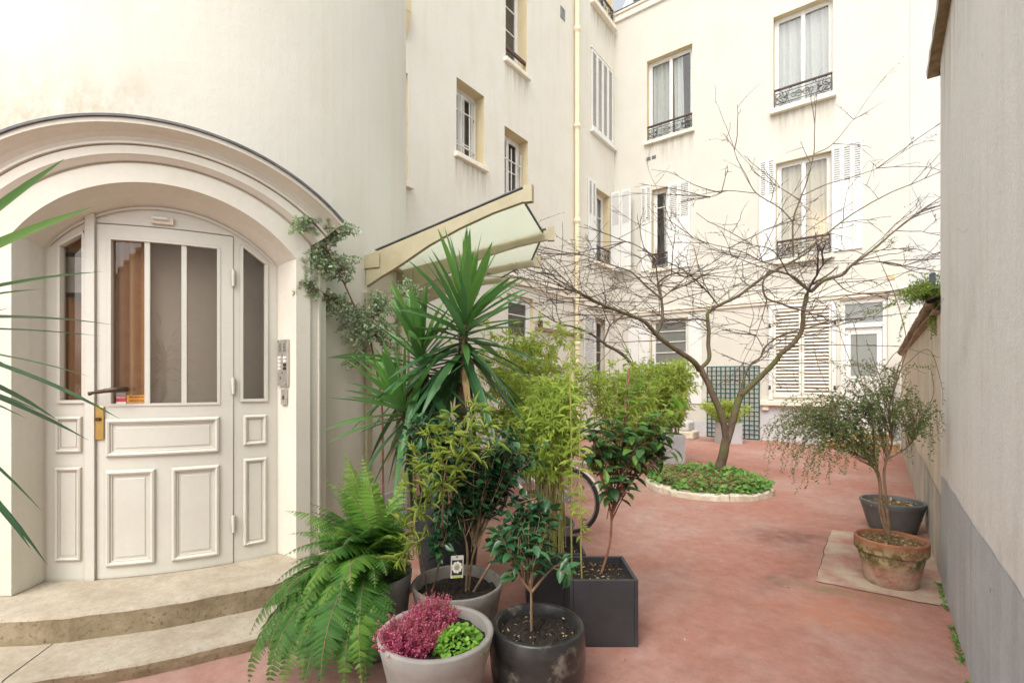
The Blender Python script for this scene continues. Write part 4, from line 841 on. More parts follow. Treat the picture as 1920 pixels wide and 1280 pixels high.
# debris chips on the terracotta and slate pots
def chips(c, r, z, n_, parent, mat='L_dry', L=.018):
    mb = MB(); q = rng.uniform(0, 2*pi, n_); rr = r*np.sqrt(rng.uniform(0, 1, n_))
    org = np.stack([c[0]+rr*np.cos(q), c[1]+rr*np.sin(q), np.full(n_, z+.012)+rng.uniform(0,.015,n_)], 1)
    d = nrm(rng.normal(size=(n_,3))*V(1,1,.25)); up = nrm(rng.normal(size=(n_,3))*.4+UP)
    scatter(mb, LEAF4, org, d, up, rng.uniform(.35,1.3,n_)*L, rng.uniform(.15,.5,n_)*L, rng.uniform(0,1,n_)**1.8)
    o = mb.build('leaf_litter', M[mat], parent); o['kind'] = 'stuff'; return o
# ------------------------------------------------------------------ leaf templates
def ovate(widths, curve=.12, fold=.12):
    st = np.linspace(0, 1, len(widths)); vs = []; f = []; idx = []
    for t, w in zip(st, widths):
        z = -curve*t*t
        if w == 0: idx.append((len(vs),)); vs.append((t, 0, z))
        else:
            k = len(vs); vs += [(t, -w/2, z+fold*w), (t, 0, z), (t, w/2, z+fold*w)]; idx.append((k, k+1, k+2))
    tri, quad = [], []
    for a, b in zip(idx[:-1], idx[1:]):
        if len(a) == 1: tri += [(a[0], b[1], b[0]), (a[0], b[2], b[1])]
        elif len(b) == 1: tri += [(a[0], a[1], b[0]), (a[1], a[2], b[0])]
        else: quad += [(a[0], a[1], b[1], b[0]), (a[1], a[2], b[2], b[1])]
    return np.array(vs, float), [np.array(q, int) for q in (tri, quad) if q]
LEAF_OV = ovate([0, .72, 1.0, .92, .6, 0], .16, .13)
LEAF_BROAD = ovate([0, .85, 1.0, .8, .42, 0], .2, .10)
LEAF_LANCE = ovate([0, .85, 1.0, .66, 0], .10, .18)
LEAF4 = ovate([0, 1.0, .8, 0], .1, .12)
LEAF3 = ovate([0, 1.0, 0], .08, .1)
def scatter(mb, TPL, org, d, up, L, W, tint):
    tv, tf = TPL; n_ = len(org)
    if n_ == 0: return
    x = nrm(d); y = np.cross(up, x); bad = np.linalg.norm(y, axis=1) < 1e-4; y[bad] = V(1,0,0); y = nrm(y); z = np.cross(x, y)
    L = np.broadcast_to(L, n_); W = np.broadcast_to(W, n_); tint = np.broadcast_to(tint, n_)
    P = org[:,None,:] + x[:,None,:]*(tv[None,:,0:1]*L[:,None,None]) + y[:,None,:]*(tv[None,:,1:2]*W[:,None,None]) + z[:,None,:]*(tv[None,:,2:3]*L[:,None,None])
    k = len(tv); o = mb.n
    mb.v.append(P.reshape(-1,3)); mb.n += n_*k; mb.t.append(np.repeat(tint, k))
    for f in tf: mb.f.append((f[None] + (np.arange(n_)*k)[:,None,None] + o).reshape(-1, f.shape[1]))
def rnd(n_=1): return nrm(rng.normal(size=(n_, 3)))
def blade(mb, base, d, L, w, droop, tint, up0=UP, n_=9, twist=0.0, pinch=.55):
    d = nrm(d); ts = np.linspace(0, 1, n_); c = base + np.outer(ts, d)*L - np.outer(ts**2.2, UP)*droop*L
    tan = nrm(np.gradient(c, axis=0)); side = np.cross(tan, up0 + .001*RGT); ln = np.linalg.norm(side, axis=1, keepdims=True)
    side = np.where(ln < .15, np.cross(tan, RGT), side); side = nrm(side)
    if twist: side = nrm(side*np.cos(twist*ts)[:,None] + np.cross(tan, side)*np.sin(twist*ts)[:,None])
    nn_ = np.cross(side, tan)
    prof = np.interp(ts, [0, .12, .45, .8, 1], [pinch, .75, 1, .62, 0.03])*w/2
    l = c - side*prof[:,None] + nn_*(prof*.35)[:,None]; r = c + side*prof[:,None] + nn_*(prof*.35)[:,None]
    grid(mb, np.stack([l, c, r], 1), t=np.repeat(np.clip(tint + (.12*(1-ts)), 0, 1), 3))
def rosette(mb, c, axis, n_, L, w, hi=85, lo=-55, spread=.30, tint=.5, avoid=None, pw=1.0):
    axis = nrm(axis); a1 = nrm(np.cross(axis, RGT+.01*FWD)); a2 = np.cross(axis, a1); ga = pi*(3-math.sqrt(5))
    for i in range(n_):
        t = i/(n_-1)                       # 0 youngest (upright) .. 1 oldest (hanging)
        el = radians(hi + (lo-hi)*t**pw + rng.uniform(-16, 16)*min(1, .35+t*1.5)); az = i*ga + rng.uniform(-.4,.4)
        d = axis*sin(el) + (a1*cos(az)+a2*sin(az))*cos(el)
        b = c - axis*spread*t + (a1*cos(az)+a2*sin(az))*.018
        l = L*(.80+.24*math.sin(min(1, t*1.6+.25)*pi/2))*rng.uniform(.70, 1.12)
        blade(mb, b, d, l, w*rng.uniform(.85,1.12), rng.uniform(.02,.14)+.30*max(0, t-.4)*rng.uniform(.4,1.8), np.clip(tint + .34*(1-t)-.22*t + rng.uniform(-.18,.18), 0, 1), up0=axis, twist=rng.uniform(-.7,.7))
def stem_path(a, b, sag=0., wob=.05, n_=7, lift=0.0):
    ts = np.linspace(0, 1, n_); L = np.linalg.norm(b-a); off = np.cumsum(rng.normal(size=(n_,3))*wob*L/n_, 0); off -= np.outer(ts, off[-1])
    return a + np.outer(ts, b-a) + off + np.outer(np.sin(ts*pi)*lift*L, UP) - np.outer(ts**2*sag*L, UP)
def leaves_on(mb, TPL, path, t0, spacing, L, W, spread=.7, droop=.2, tint=.5, tv=.25, flat=.7, n_per=1):
    seg = np.linalg.norm(np.diff(path, axis=0), axis=1); cum = np.concatenate([[0], np.cumsum(seg)]); tot = cum[-1]
    ds = np.arange(tot*t0, tot+spacing*.5, spacing); ds = np.minimum(ds, tot); ds = np.repeat(ds, n_per); k = len(ds)
    if k == 0: return
    pts = np.stack([np.interp(ds, cum, path[:,i]) for i in range(3)], 1)
    tg = nrm(np.stack([np.interp(np.minimum(ds+.01, tot), cum, path[:,i])-np.interp(np.maximum(ds-.02, 0), cum, path[:,i]) for i in range(3)], 1))
    rd = rnd(k); rd = nrm(rd - tg*np.sum(rd*tg, 1, keepdims=True)); d = nrm(tg*(1-spread)+rd*spread - UP*droop)
    up = nrm(UP*flat + rnd(k)*(1-flat) + tg*.05)
    scatter(mb, TPL, pts, d, up, L*rng.uniform(.65,1.15,k), W*rng.uniform(.7,1.15,k), np.clip(tint+rng.uniform(-tv,tv,k)+.25*(ds/tot-.7), 0, 1))
def ell(c, ru, rv, rt, n_):
    """points in an ellipsoid: across, up, along the view"""
    d = rnd(n_)*(rng.uniform(0,1,n_)**(1/2.6))[:,None]; return c + d[:,0:1]*ru*RGT + d[:,1:2]*rv*UP + d[:,2:3]*rt*FWD
# ------------------------------------------------------------------ yuccas
def plant(name, lab, cat, loc, group=None): return thing(name, lab, cat, loc, group)
Y = plant('yucca', 'tall yucca with three spiky rosettes growing from the dark conical pot', 'yucca', pD+UP*zD)
b0 = pD + UP*zD
cr = [(at(874,565,3.60), V(.05,.02,1), 104, .64, .46, b0+V(.02,.03,0)), (at(785,640,3.68), V(-.05,-.1,1), 66, .60, .34, b0+V(-.06,.02,0)), (at(748,745,3.50), -RGT*.42+UP*.9, 54, .56, .26, b0+V(-.05,-.06,0))]
for c_, ax, k, L, sp, base in cr:
    mb = MB(); tube(mb, smooth([base-UP*.06, base+(c_-base)*.35+V(.02,.02,.04), base+(c_-base)*.75, c_]), np.linspace(.042,.030,16), 8); mb.build('trunk', M['yucca_trunk'], Y, smooth=True)
    mb = MB(); rosette(mb, c_, ax, k, L, .062, 86, -56, sp, .54, pw=1.12); mb.build('crown', M['L_yucca'], Y, smooth=True)
    mb = MB()
    for i in range(9):
        az = rng.uniform(0, 2*pi); d = V(cos(az), sin(az), 0)*.55 - UP*rng.uniform(.3,1.2); blade(mb, c_-nrm(np.array(ax))*rng.uniform(sp*.8, sp+.12)+V(cos(az),sin(az),0)*.03, d, L*rng.uniform(.45,.75), .035, .3, rng.uniform(0,.7), twist=rng.uniform(-2,2))
    mb.build('withered_leaves', M['L_dry'], Y, smooth=True)
YN = plant('yucca', 'blue green yucca reaching in from the left edge beside the arched door', 'yucca', pN+UP*.4)
pot_n = thing('planter_pot', 'grey pot of the yucca outside the left edge', 'pot', pN)
mb = MB(); lathe(mb, pN, [(.001,0),(.17,0),(.23,.40),(.20,.40),(.19,.34)], 32); mb.build('pot_body', M['fibre_grey'], pot_n, smooth=True); soil_disc(pN, .195, .36, 'soil', pot_n)
mb = MB(); top = at(-215, 560, 1.70); tube(mb, smooth([pN+UP*.33, pN+UP*.9, at(-215,760,1.70), top]), np.linspace(.045,.032,16), 8); mb.build('trunk', M['yucca_trunk'], YN, smooth=True)
mb = MB()
def aim(bu, bv, tu, tv, T0, T1, w, tint, droop=.06):
    a_, b_ = at(bu, bv, T0), at(tu, tv, T1); L = np.linalg.norm(b_-a_); d = nrm(b_-a_ + UP*droop*L); blade(mb, a_, d, L, w, droop, tint, n_=12)
for q in ((-205,555,128,292,1.7,1.55,.040,.72,.04),(-205,560,183,384,1.7,1.45,.050,.95,.05),(-205,590,205,506,1.7,1.75,.036,.55,.10),(-205,600,92,538,1.7,1.9,.034,.22,.12),(-205,610,218,609,1.7,1.6,.048,.16,.10),(-205,620,190,630,1.7,1.85,.034,.2,.08),
          (-205,640,165,706,1.7,1.75,.030,.6,.10),(-205,640,212,783,1.7,1.5,.040,.12,.14),(-205,660,92,783,1.7,1.65,.044,.18,.16),(-205,680,155,822,1.7,1.65,.040,.12,.10),(-205,660,30,572,1.7,1.8,.03,.6,.1),(-205,690,40,782,1.7,1.8,.03,.5,.1),
          (-205,620,6,205,1.7,1.6,.045,.6,.05),(-205,600,8,320,1.7,1.7,.04,.5,.05),(-205,760,20,1003,1.7,1.6,.036,.25,.25),(-205,780,34,1026,1.7,1.7,.03,.2,.3),(-205,740,36,936,1.7,1.75,.022,.45,.25),(-205,700,66,768,1.7,1.6,.036,.2,.1),(-205,600,10,690,1.7,1.85,.034,.3,.2)):
    aim(*q)
for i in range(26):
    az = rng.uniform(2.0, 5.0); el = rng.uniform(-.5, 1.2); d = RGT*cos(az)*cos(el)+FWD*sin(az)*cos(el)*.6+UP*sin(el)
    blade(mb, at(-205, rng.uniform(560,740), 1.7), d, rng.uniform(.5,.65), .045, .12, rng.uniform(.1,.6))
mb.build('crown', M['L_yucca'], YN, smooth=True)
# ------------------------------------------------------------------ fern
def pinna_template(k=9):
    vs = []; q = []; t = 0
    for i in range(k):          # paired leaflets along a midrib, each a quad
        u0, u1 = i/k, (i+.92)/k; w = np.interp((i+.5)/k, [0,.15,.6,1], [.42,.5,.36,.06])
        for s in (-1, 1):
            o = len(vs); dz = -.30*((i+.5)/k)**2
            vs += [(u0, 0, dz), (u0+.35/k, s*w, dz-.03), (u0+1.25/k, s*w*.92, dz-.04), (u1, 0, dz-.01)]; q.append((o, o+1, o+2, o+3))
    return np.array(vs, float), [np.array(q, int)]
PINNA = pinna_template()
def frond(mb, rm, base, d, L, arch, tint, wmax=.30, n_=24, roll=0.):
    ts = np.linspace(0, 1, 16); hd = nrm(d*V(1,1,0)+1e-6); el = math.atan2(d[2], np.linalg.norm(d[:2])); ang = el - arch*ts
    dp = np.cos(ang)[:,None]*hd + np.sin(ang)[:,None]*UP
    path = base + np.concatenate([[V(0,0,0)], np.cumsum(dp[:-1]*L/15, 0)]); path += np.outer(ts**2, np.cross(hd, UP))*roll*L
    tube(rm, path, np.linspace(.0032,.0012,16), 4, t=.5, cap=False)
    tan = nrm(np.gradient(path, axis=0)); side = nrm(np.cross(tan, UP)+1e-6); nv = np.cross(side, tan)
    t_s = max(.18, 1-.50/L); n_ = max(10, int((1-t_s)*L/.022)); pv = rng.uniform(-.12,.12,n_)
    for i in range(n_):
        t = t_s + (1-t_s)*i/(n_-1); s_ = (t-t_s)/(1-t_s); Lp = wmax*(np.interp(s_, [0,.12,.35,.7,1],[.80,1,.85,.42,.04]))*min(.52, L)
        p = np.array([np.interp(t, ts, path[:,k]) for k in range(3)]); tg = np.array([np.interp(t, ts, tan[:,k]) for k in range(3)]); sd = np.array([np.interp(t, ts, side[:,k]) for k in range(3)]); nn_ = np.array([np.interp(t, ts, nv[:,k]) for k in range(3)])
        for s in (-1, 1):
            pd = nrm(sd*s + tg*.42 - nn_*.08 + rng.normal(size=3)*.07)
            scatter(mb, PINNA, p[None], (pd-UP*.10)[None], (nn_+rng.normal(size=3)*.18)[None], np.array([Lp]), np.array([(.012+.20*Lp)]), np.array([np.clip(tint + pv[i] + rng.uniform(-.1,.1), 0, 1)]))
FN = plant('fern', 'lush feathery green fern spilling from the zinc tub over the steps', 'fern', pZ+UP*zZ)
mb = MB(); rm = MB(); fb = pZ + UP*(zZ+.02)
def fr_to(u, v, T, arch, tint, wmax=.30):
    tip = at(u, v, T); b = fb + rng.normal(size=3)*V(.06,.06,.0); dx = tip-b; h = np.linalg.norm(dx[:2])
    # choose elevation so an arching frond ends near the tip
    best = None
    for el in np.linspace(-.4, 1.55, 40):
        ang = el - arch*np.linspace(0,1,16); cx_, cz = np.cos(ang).mean(), np.sin(ang).mean()
        if cx_ < .02: continue
        L = math.hypot(h, dx[2])/math.hypot(cx_, cz); e = abs(math.atan2(cz, cx_)-math.atan2(dx[2], h))
        if best is None or e < best[0]: best = (e, el, L)
    _, el, L = best; hd = nrm(dx*V(1,1,0)); frond(mb, rm, b, hd*cos(el)+UP*sin(el), min(L, 1.25), arch, tint+rng.uniform(-.15,.2), wmax*rng.uniform(.75,1.1), roll=rng.uniform(-.08,.08))
for q in ((700,852,2.9,.6,.95),(660,880,2.95,.9,.8),(735,870,2.9,.7,.75),(640,905,2.9,1.0,.7),(600,935,2.85,1.4,.45),(565,985,2.8,1.9,.35),(590,960,2.9,1.5,.4),(625,930,3.0,1.2,.5),(752,905,2.8,1.1,.5),(770,930,2.85,1.3,.35),(745,950,2.65,1.5,.42),
          (700,950,2.65,1.3,.4),(668,960,2.6,1.4,.38),(640,985,2.55,1.6,.35),(610,1010,2.6,1.7,.4),(735,1000,2.55,1.6,.85),(690,1000,2.5,1.5,.5),(655,1040,2.45,1.7,.3),(560,1040,2.6,2.0,.3),(535,1050,2.7,1.8,.3),(520,1110,2.6,2.1,.25),(500,1160,2.55,2.2,.25),
          (480,1200,2.5,2.2,.3),(545,1120,2.5,2.0,.4),(575,1130,2.4,2.0,.75),(590,1180,2.35,2.1,.8),(560,1230,2.35,2.2,.65),(600,1250,2.3,2.3,.55),(640,1265,2.3,2.3,.35),(660,1240,2.35,2.3,.28),(625,1200,2.35,2.1,.6),(530,1250,2.4,2.3,.35),(480,1275,2.45,2.3,.3),
          (510,1290,2.35,2.3,.3),(560,1290,2.3,2.3,.3),(680,1290,2.3,2.4,.25),(620,1110,2.35,1.9,.8),(650,1120,2.3,1.9,.6),(580,1080,2.45,1.9,.45),(730,1090,2.5,1.9,.3),(765,1060,2.6,1.8,.35),(700,1110,2.45,2.0,.3),(610,1060,2.5,1.8,.5),(770,1000,2.75,1.6,.4),(680,900,3.0,.8,.6),(715,900,3.1,.8,.45),
          (600,900,2.9,1.1,.7),(650,845,3.0,.6,.75),(560,940,2.85,1.7,.5),(575,1010,2.65,1.7,.6),(630,960,2.6,1.4,.85),(705,905,2.65,1.0,.7),(590,1045,2.55,1.8,.35),(640,1150,2.3,2.0,.4),(545,1180,2.4,2.1,.6),(505,1220,2.45,2.2,.4),(610,1225,2.3,2.2,.75),(670,1180,2.35,2.1,.45),(655,1290,2.25,2.2,.6),(530,1290,2.35,2.2,.5),(600,1290,2.25,2.2,.3),
          (640,1290,2.25,2.3,.45),(590,1290,2.2,2.3,.5)): fr_to(*q)
mb.build('fronds', M['L_fern'], FN); rm.build('stalks', M['bark_tan'], FN)
# ------------------------------------------------------------------ bamboo
def bamboo(lab, base, n_, H, lean, spread, rc, nl, leafL, leafW, mat, tint, foot=.12, culmr=.006, bare=.42, dense=1.0, name='bamboo', sway=.3):
    root = plant(name, lab, 'bamboo', base); cm = MB(); lm = MB()
    for i in range(n_):
        a = rng.uniform(0, 2*pi); r = foot*math.sqrt(rng.uniform(0,1)); b = base + V(r*cos(a), r*sin(a), -.02); h = H*rng.uniform(.68, 1.06)
        q = rng.uniform(0, 2*pi); tip = b + UP*h + lean*h*rng.uniform(.4,1.2) + (RGT*cos(q)*spread + FWD*sin(q)*spread*.8)*rng.uniform(.2,1)
        ts = np.linspace(0, 1, 10); path = b + np.outer(ts, UP)*h + np.outer(ts**1.9, (tip-b)*V(1,1,0)) - np.outer(np.maximum(0, ts-.72)**2*sway*3*h, UP)
        tube(cm, path, np.linspace(culmr, culmr*.35, 10), 6, t=.5, cap=False)
        for k in range(int(nl*rng.uniform(.7, 1.2))):
            t = bare + (1-bare)*rng.uniform(0, 1)**.85; p = np.array([np.interp(t, ts, path[:,j]) for j in range(3)])
            bd = nrm(rng.normal(size=3)*V(1,1,.5)+UP*.25); bl = rc*rng.uniform(.25, 1)*np.interp(t, [bare, .6, 1], [.55, 1, .5]); e = p + bd*bl - UP*.10*bl
            tube(cm, [p, (p+e)/2+UP*.05*bl, e], [.0016,.0013,.0009], 3, t=.5, cap=False)
            m = int(rng.integers(5, 9)*dense); s_ = rng.uniform(.35, 1, m); org = p + np.outer(s_, e-p) + rng.normal(size=(m,3))*.008
            d = nrm(bd*.55 + rng.normal(size=(m,3))*.65 - UP*.28); up = nrm(UP + rng.normal(size=(m,3))*.35)
            scatter(lm, LEAF_LANCE, org, d, up, leafL*rng.uniform(.55,1.15,m), leafW*rng.uniform(.7,1.1,m), np.clip(tint + rng.uniform(-.28,.3,m) + .25*(t-.6), 0, 1))
    cm.build('culms', M['culm'], root); lm.build('foliage', M[mat], root)
    return root
bamboo('light yellow green bamboo with bare lower canes in the rear cube planter', pF+UP*zF, 38, 1.25, FWD*.04, .26, .22, 20, .080, .0080, 'L_bamboo', .42, foot=.13, culmr=.0046, bare=.56)
bamboo('thin bamboo growing from the low round grey pot', pG+UP*zG, 24, 1.42, -RGT*.14, .34, .26, 20, .090, .0085, 'L_bamboo', .42, foot=.17, culmr=.0048, bare=.48)
bamboo('tall yellow bamboo near the side wing behind the yucca', pM_+UP*zM, 30, 2.05, -RGT*.05, .9, .5, 24, .13, .012, 'L_bamboo', .55, foot=.30, culmr=.007, bare=.22)
bamboo('fine leaved bamboo clump in the rear box planter left of the round bed', pK+UP*zK, 44, 1.55, -RGT*.14, .68, .40, 34, .10, .0085, 'L_bamboo2', .48, foot=.22, culmr=.005, bare=.18, dense=1.3, sway=.5)
bx = ground(1180, 8.6); bamboo('wide bamboo clump on the ground between side wing and round bed', bx, 36, 1.95, -RGT*.10, .95, .48, 26, .12, .011, 'L_bamboo', .52, foot=.35, culmr=.006, bare=.18)
# trailing low bamboo that leans out over the trellis planter
bamboo('low drooping fine bamboo in the planter before the trellis', pL_+UP*zL, 22, .62, -RGT*.35, .45, .26, 30, .10, .010, 'L_bamboo2', .6, foot=.16, culmr=.004, bare=.12, sway=.6)
# sparse foreground bamboo leaning from the camellia pot side
SB = plant('young_bamboo', 'young bamboo with sparse pale leaf fans leaning over the dark pot', 'bamboo', pC+V(-.15,.02,zC)); cm = MB(); lm = MB()
root_b = pC + (-RGT*.16 + FWD*.02) + UP*(zC-.03)
ends = [(905,770,2.75),(880,800,2.7),(845,775,2.75),(800,800,2.7),(775,845,2.65),(790,880,2.65),(830,850,2.6),(875,845,2.65),(760,905,2.65),(800,915,2.62),(830,905,2.6),(785,950,2.6),(758,985,2.6),(770,1020,2.55),(860,880,2.65),(915,800,2.75),(820,815,2.7),(748,1050,2.5),(890,760,2.8),(930,830,2.7),(850,815,2.6),(810,870,2.55)]
hub = at(830, 960, 2.72)
tube(cm, smooth([root_b, (root_b+hub)/2+RGT*.02, hub, at(835,880,2.7), at(850,820,2.72)]), np.linspace(.006,.003,21), 6)
tube(cm, smooth([root_b-RGT*.02, at(790,1040,2.72), at(775,1000,2.65), at(790,930,2.65), at(800,850,2.68)]), np.linspace(.0045,.002,21), 6)
for (u, v, T) in ends:
    e = at(u, v, T); s_ = at(800 + (u-800)*.45 + 15, min(1010, v+55), 2.68); pth = smooth([s_, (s_+e)/2+UP*.02, e], 4); tube(cm, pth, np.linspace(.0022,.001,len(pth)), 4, t=.5, cap=False)
    for f_, k in ((1.0, 9), (.72, 6), (.45, 4)):
        p = s_ + (e-s_)*f_; d = nrm(nrm(e-s_)*.35 + rng.normal(size=(k,3))*.8*V(1,1,.75) - UP*.25)
        scatter(lm, LEAF_LANCE, np.repeat(p[None], k, 0), d, nrm(rnd(k)*.6-FWD*.5+UP*.6), rng.uniform(.05,.125,k), rng.uniform(.0035,.006,k), np.clip(rng.uniform(.05,.85,k),0,1))
cm.build('stems', M['bark_tan'], SB); lm.build('foliage', M['L_bamboo'], SB, smooth=True)
# two slim green canes at the corner between the cube planters
CN = plant('bamboo_cane', 'two slim upright green bamboo canes at the corner of the nearer cube planter', 'bamboo', pE+UP*zE); cm = MB(); lm = MB()
for (u0, v0, u1, v1, T) in ((1072,1062,1070,640,3.05),(1091,1072,1086,800,2.98)):
    a_, b_ = at(u0, v0, T), at(u1, v1, T+.05); a_[2] = zE-.02; p = stem_path(a_, b_, 0, .02, 10); tube(cm, p, np.linspace(.0062,.003,10), 7, cap=False)
    for t in np.linspace(.3, 1, 16):
        k = 3; q = np.array([np.interp(t, np.linspace(0,1,10), p[:,j]) for j in range(3)]); d = nrm(rng.normal(size=(k,3))*V(1,1,.3)+UP*.1-UP*.3)
        scatter(lm, LEAF_LANCE, np.repeat(q[None],k,0), d, nrm(UP+rnd(k)*.4), rng.uniform(.06,.10,k), rng.uniform(.008,.012,k), rng.uniform(.3,.8,k))
cm.build('canes', M['culm'], CN); lm.build('foliage', M['L_bamboo'], CN)
# ------------------------------------------------------------------ broad-leaved shrubs
def shrub(lab, cat, name, base, hubs, blobs, TPL, L, W, mat, bark, spacing, tint=.45, rad=.008, spread=.75, droop=.25, flat=.7, sag=.0, t0=.5, twig=.0022, n_per=1, tv=.25, wob=.12):
    """hubs: trunk polylines; blobs: (centre, ru, rv, rt, count, hub index)"""
    root = plant(name, lab, cat, base); wm = MB(); lm = MB(); H = []
    for h in hubs:
        p = smooth(h, 5); tube(wm, p, np.linspace(rad, rad*.55, len(p)), 7); H.append(p)
    for c_, ru, rv, rt, k, hi in blobs:
        tg = ell(c_, ru, rv, rt, k)
        for e in tg:
            p = H[hi]; w = rng.uniform(.45, 1); s_ = p[int(w*(len(p)-1))]
            path = stem_path(s_, e, sag*rng.uniform(.3,1.2), wob, 7, .08); tube(wm, path, np.linspace(twig*1.6, twig*.6, 7), 4, cap=False)
            leaves_on(lm, TPL, path, t0, spacing, L, W, spread, droop, tint, tv, flat, n_per)
    wm.build('stems', M[bark], root); lm.build('foliage', M[mat], root, smooth=True)
    return root
A = at
pc = pC + UP*(zC-.02)
shrub('big dark glossy camellia behind the heather, crown level with the dark pot', 'camellia', 'camellia', pC+UP*zC,
      [[pc+RGT*.06, A(885,1050,2.9), A(900,980,2.95), A(895,880,3.0)], [pc+RGT*.05, A(875,1020,2.85), A(850,950,2.9), A(840,850,3.0)], [pc+RGT*.08, A(930,1040,2.85), A(985,960,2.85), A(1010,930,2.85)]],
      [(A(900,850,3.05), .30, .20, .22, 60, 0), (A(830,830,3.05), .28, .20, .2, 46, 1), (A(960,840,3.0), .20, .16, .16, 30, 0), (A(880,940,3.0), .22, .16, .16, 36, 1), (A(1000,960,2.85), .20, .14, .14, 34, 2), (A(960,1020,2.8), .17, .13, .12, 24, 2), (A(860,1010,2.8), .13, .12, .1, 14, 1), (A(790,800,3.1), .18, .16, .15, 20, 1), (A(815,1035,2.68), .05, .05, .04, 6, 1)],
      LEAF_OV, .072, .036, 'L_camellia', 'bark_tan', .028, .45, .0085, n_per=1, t0=.32, tv=.35, droop=.08, flat=.6)
tg_ = MB(); c_ = A(857, 1062, 2.70); obox(tg_, c_, RGT*.034+FWD*.006, V(0,0,1)*.062+RGT*.002, np.cross(RGT, UP)*.0012*-1)
TGR = tag(tg_.build('plant_tag', M['tag_white'], loc=c_), 'small white plant tag with a printed cream flower in the camellia pot', 'plant tag')
ax_, up_, nv_ = nrm(RGT*.034+FWD*.006), nrm(UP*.062+RGT*.002), -FWD*.0016 + V(0,0,0)
q = MB(); obox(q, c_-FWD*.0018-UP*.004, ax_*.029, up_*.042, FWD*.0004); q.build('tag_photo', M['black'], TGR)
q = MB()
for r_, n_p, ph in ((.020,9,0),(.013,7,.4),(.007,5,.2)):
    for k in range(n_p):
        b = 2*pi*k/n_p+ph; pts = [c_-FWD*(.0026+.0004*(r_ < .015))-UP*.002+ax_*(r_*cos(b)+.0095*cos(m))+up_*(r_*1.15*sin(b)+.0105*sin(m)) for m in np.linspace(0,2*pi,9)[:-1]]; q.add(pts, [list(range(8))])
q.build('tag_flower', M['petal'], TGR)
q = MB(); obox(q, c_-FWD*.002-UP*.054, ax_*.024, up_*.005, FWD*.0004); q.build('tag_band', M['lime'], TGR)
q = MB(); obox(q, c_-FWD*.0022+UP*.055, ax_*.004, up_*.004, FWD*.0004); q.build('tag_hole', M['black'], TGR)
pb = pB + UP*(zB-.01)
shrub('small glossy young camellia with one slim trunk in the black glazed pot', 'camellia', 'camellia', pB+UP*zB,
      [[pb-RGT*.03, A(996,1120,2.40), A(995,1085,2.41), A(1000,1050,2.42)], [A(996,1110,2.40), A(975,1080,2.38), A(950,1030,2.40)], [A(996,1110,2.40), A(1030,1070,2.42), A(1060,1050,2.44)]],
      [(A(1010,1030,2.42), .12, .10, .10, 16, 0), (A(955,1010,2.42), .09, .12, .09, 13, 1), (A(1060,1060,2.42), .07, .06, .07, 7, 2), (A(1000,990,2.5), .09, .08, .08, 9, 0), (A(975,1070,2.36), .08, .06, .06, 7, 1)],
      LEAF_OV, .078, .038, 'L_camellia', 'bark_tan', .030, .66, .0075, droop=.0, flat=.75, spread=.85)
pe = pE + UP*(zE-.02)
shrub('small broad leaved tree with slim brown trunk in the nearer cube planter', 'tree', 'potted_tree', pE+UP*zE,
      [[pe+RGT*.02+FWD*.03, A(1143,1020,3.08), A(1148,960,3.08), A(1160,905,3.08), A(1165,840,3.1)], [A(1150,950,3.08), A(1130,900,3.05), A(1115,830,3.05)], [A(1152,930,3.08), A(1190,890,3.1), A(1230,830,3.15)], [A(1160,860,3.08), A(1172,780,3.1), A(1180,690,3.12)]],
      [(A(1165,830,3.1), .36, .15, .24, 50, 0), (A(1125,825,3.05), .15, .16, .16, 26, 1), (A(1225,830,3.12), .17, .14, .16, 28, 2), (A(1160,905,3.05), .17, .10, .14, 16, 0), (A(1240,790,3.1), .12, .07, .12, 9, 2)],
      LEAF_OV, .092, .052, 'L_shrub', 'bark_red', .058, .45, .0085, flat=.85, tv=.38, droop=.02, spread=.9)
SH = bpy.data.objects[-1] if False else None
lm = MB(); wm = MB()
for (u0,v0,u1,v1) in ((1165,800,1183,655),(1155,810,1160,690),(1190,810,1225,690),(1205,820,1265,740),(1172,790,1195,700),(1215,800,1290,765)):
    p = stem_path(A(u0,v0,3.1), A(u1,v1,3.15), 0, .03, 8); tube(wm, p, np.linspace(.003,.0015,8), 4, cap=False); leaves_on(lm, LEAF_BROAD, p, .05, .034, .085, .046, .85, .0, .5, .3, .9, 1)
rt_ = [o for o in col.objects if o.name.startswith('potted_tree')][0]
lm.build('fresh_shoots', M['L_bright'], rt_, smooth=True); wm.build('shoot_stems', M['bark_tan'], rt_)
lm = MB(); k = 14; scatter(lm, LEAF4, np.repeat((pe+RGT*.06-FWD*.10+UP*.01)[None],k,0), nrm(rnd(k)*V(1,1,.3)+UP*.5), nrm(UP+rnd(k)*.2), rng.uniform(.02,.05,k), rng.uniform(.01,.018,k), rng.uniform(.4,1,k))
tag(lm.build('seedling', M['L_bright'], loc=pe), 'tiny bright green seedling at the foot of the potted tree', 'seedling')
for nm, c_, r_, z_, k in (('square_planter', pE, .16, zE, 60), ('glazed_pot', pB, .18, zB, 45), ('terracotta_pot', pT, .19, zT, 420), ('square_planter.001', pF, .16, zF, 140)):
    chips(c_, r_, z_, k, bpy.data.objects[nm], L=.020 if nm != 'terracotta_pot' else .03)
o_ = [o for o in col.objects if o.get('label','').startswith('wide slate')][0]; chips(pH, .24, zH, 160, o_, L=.06)
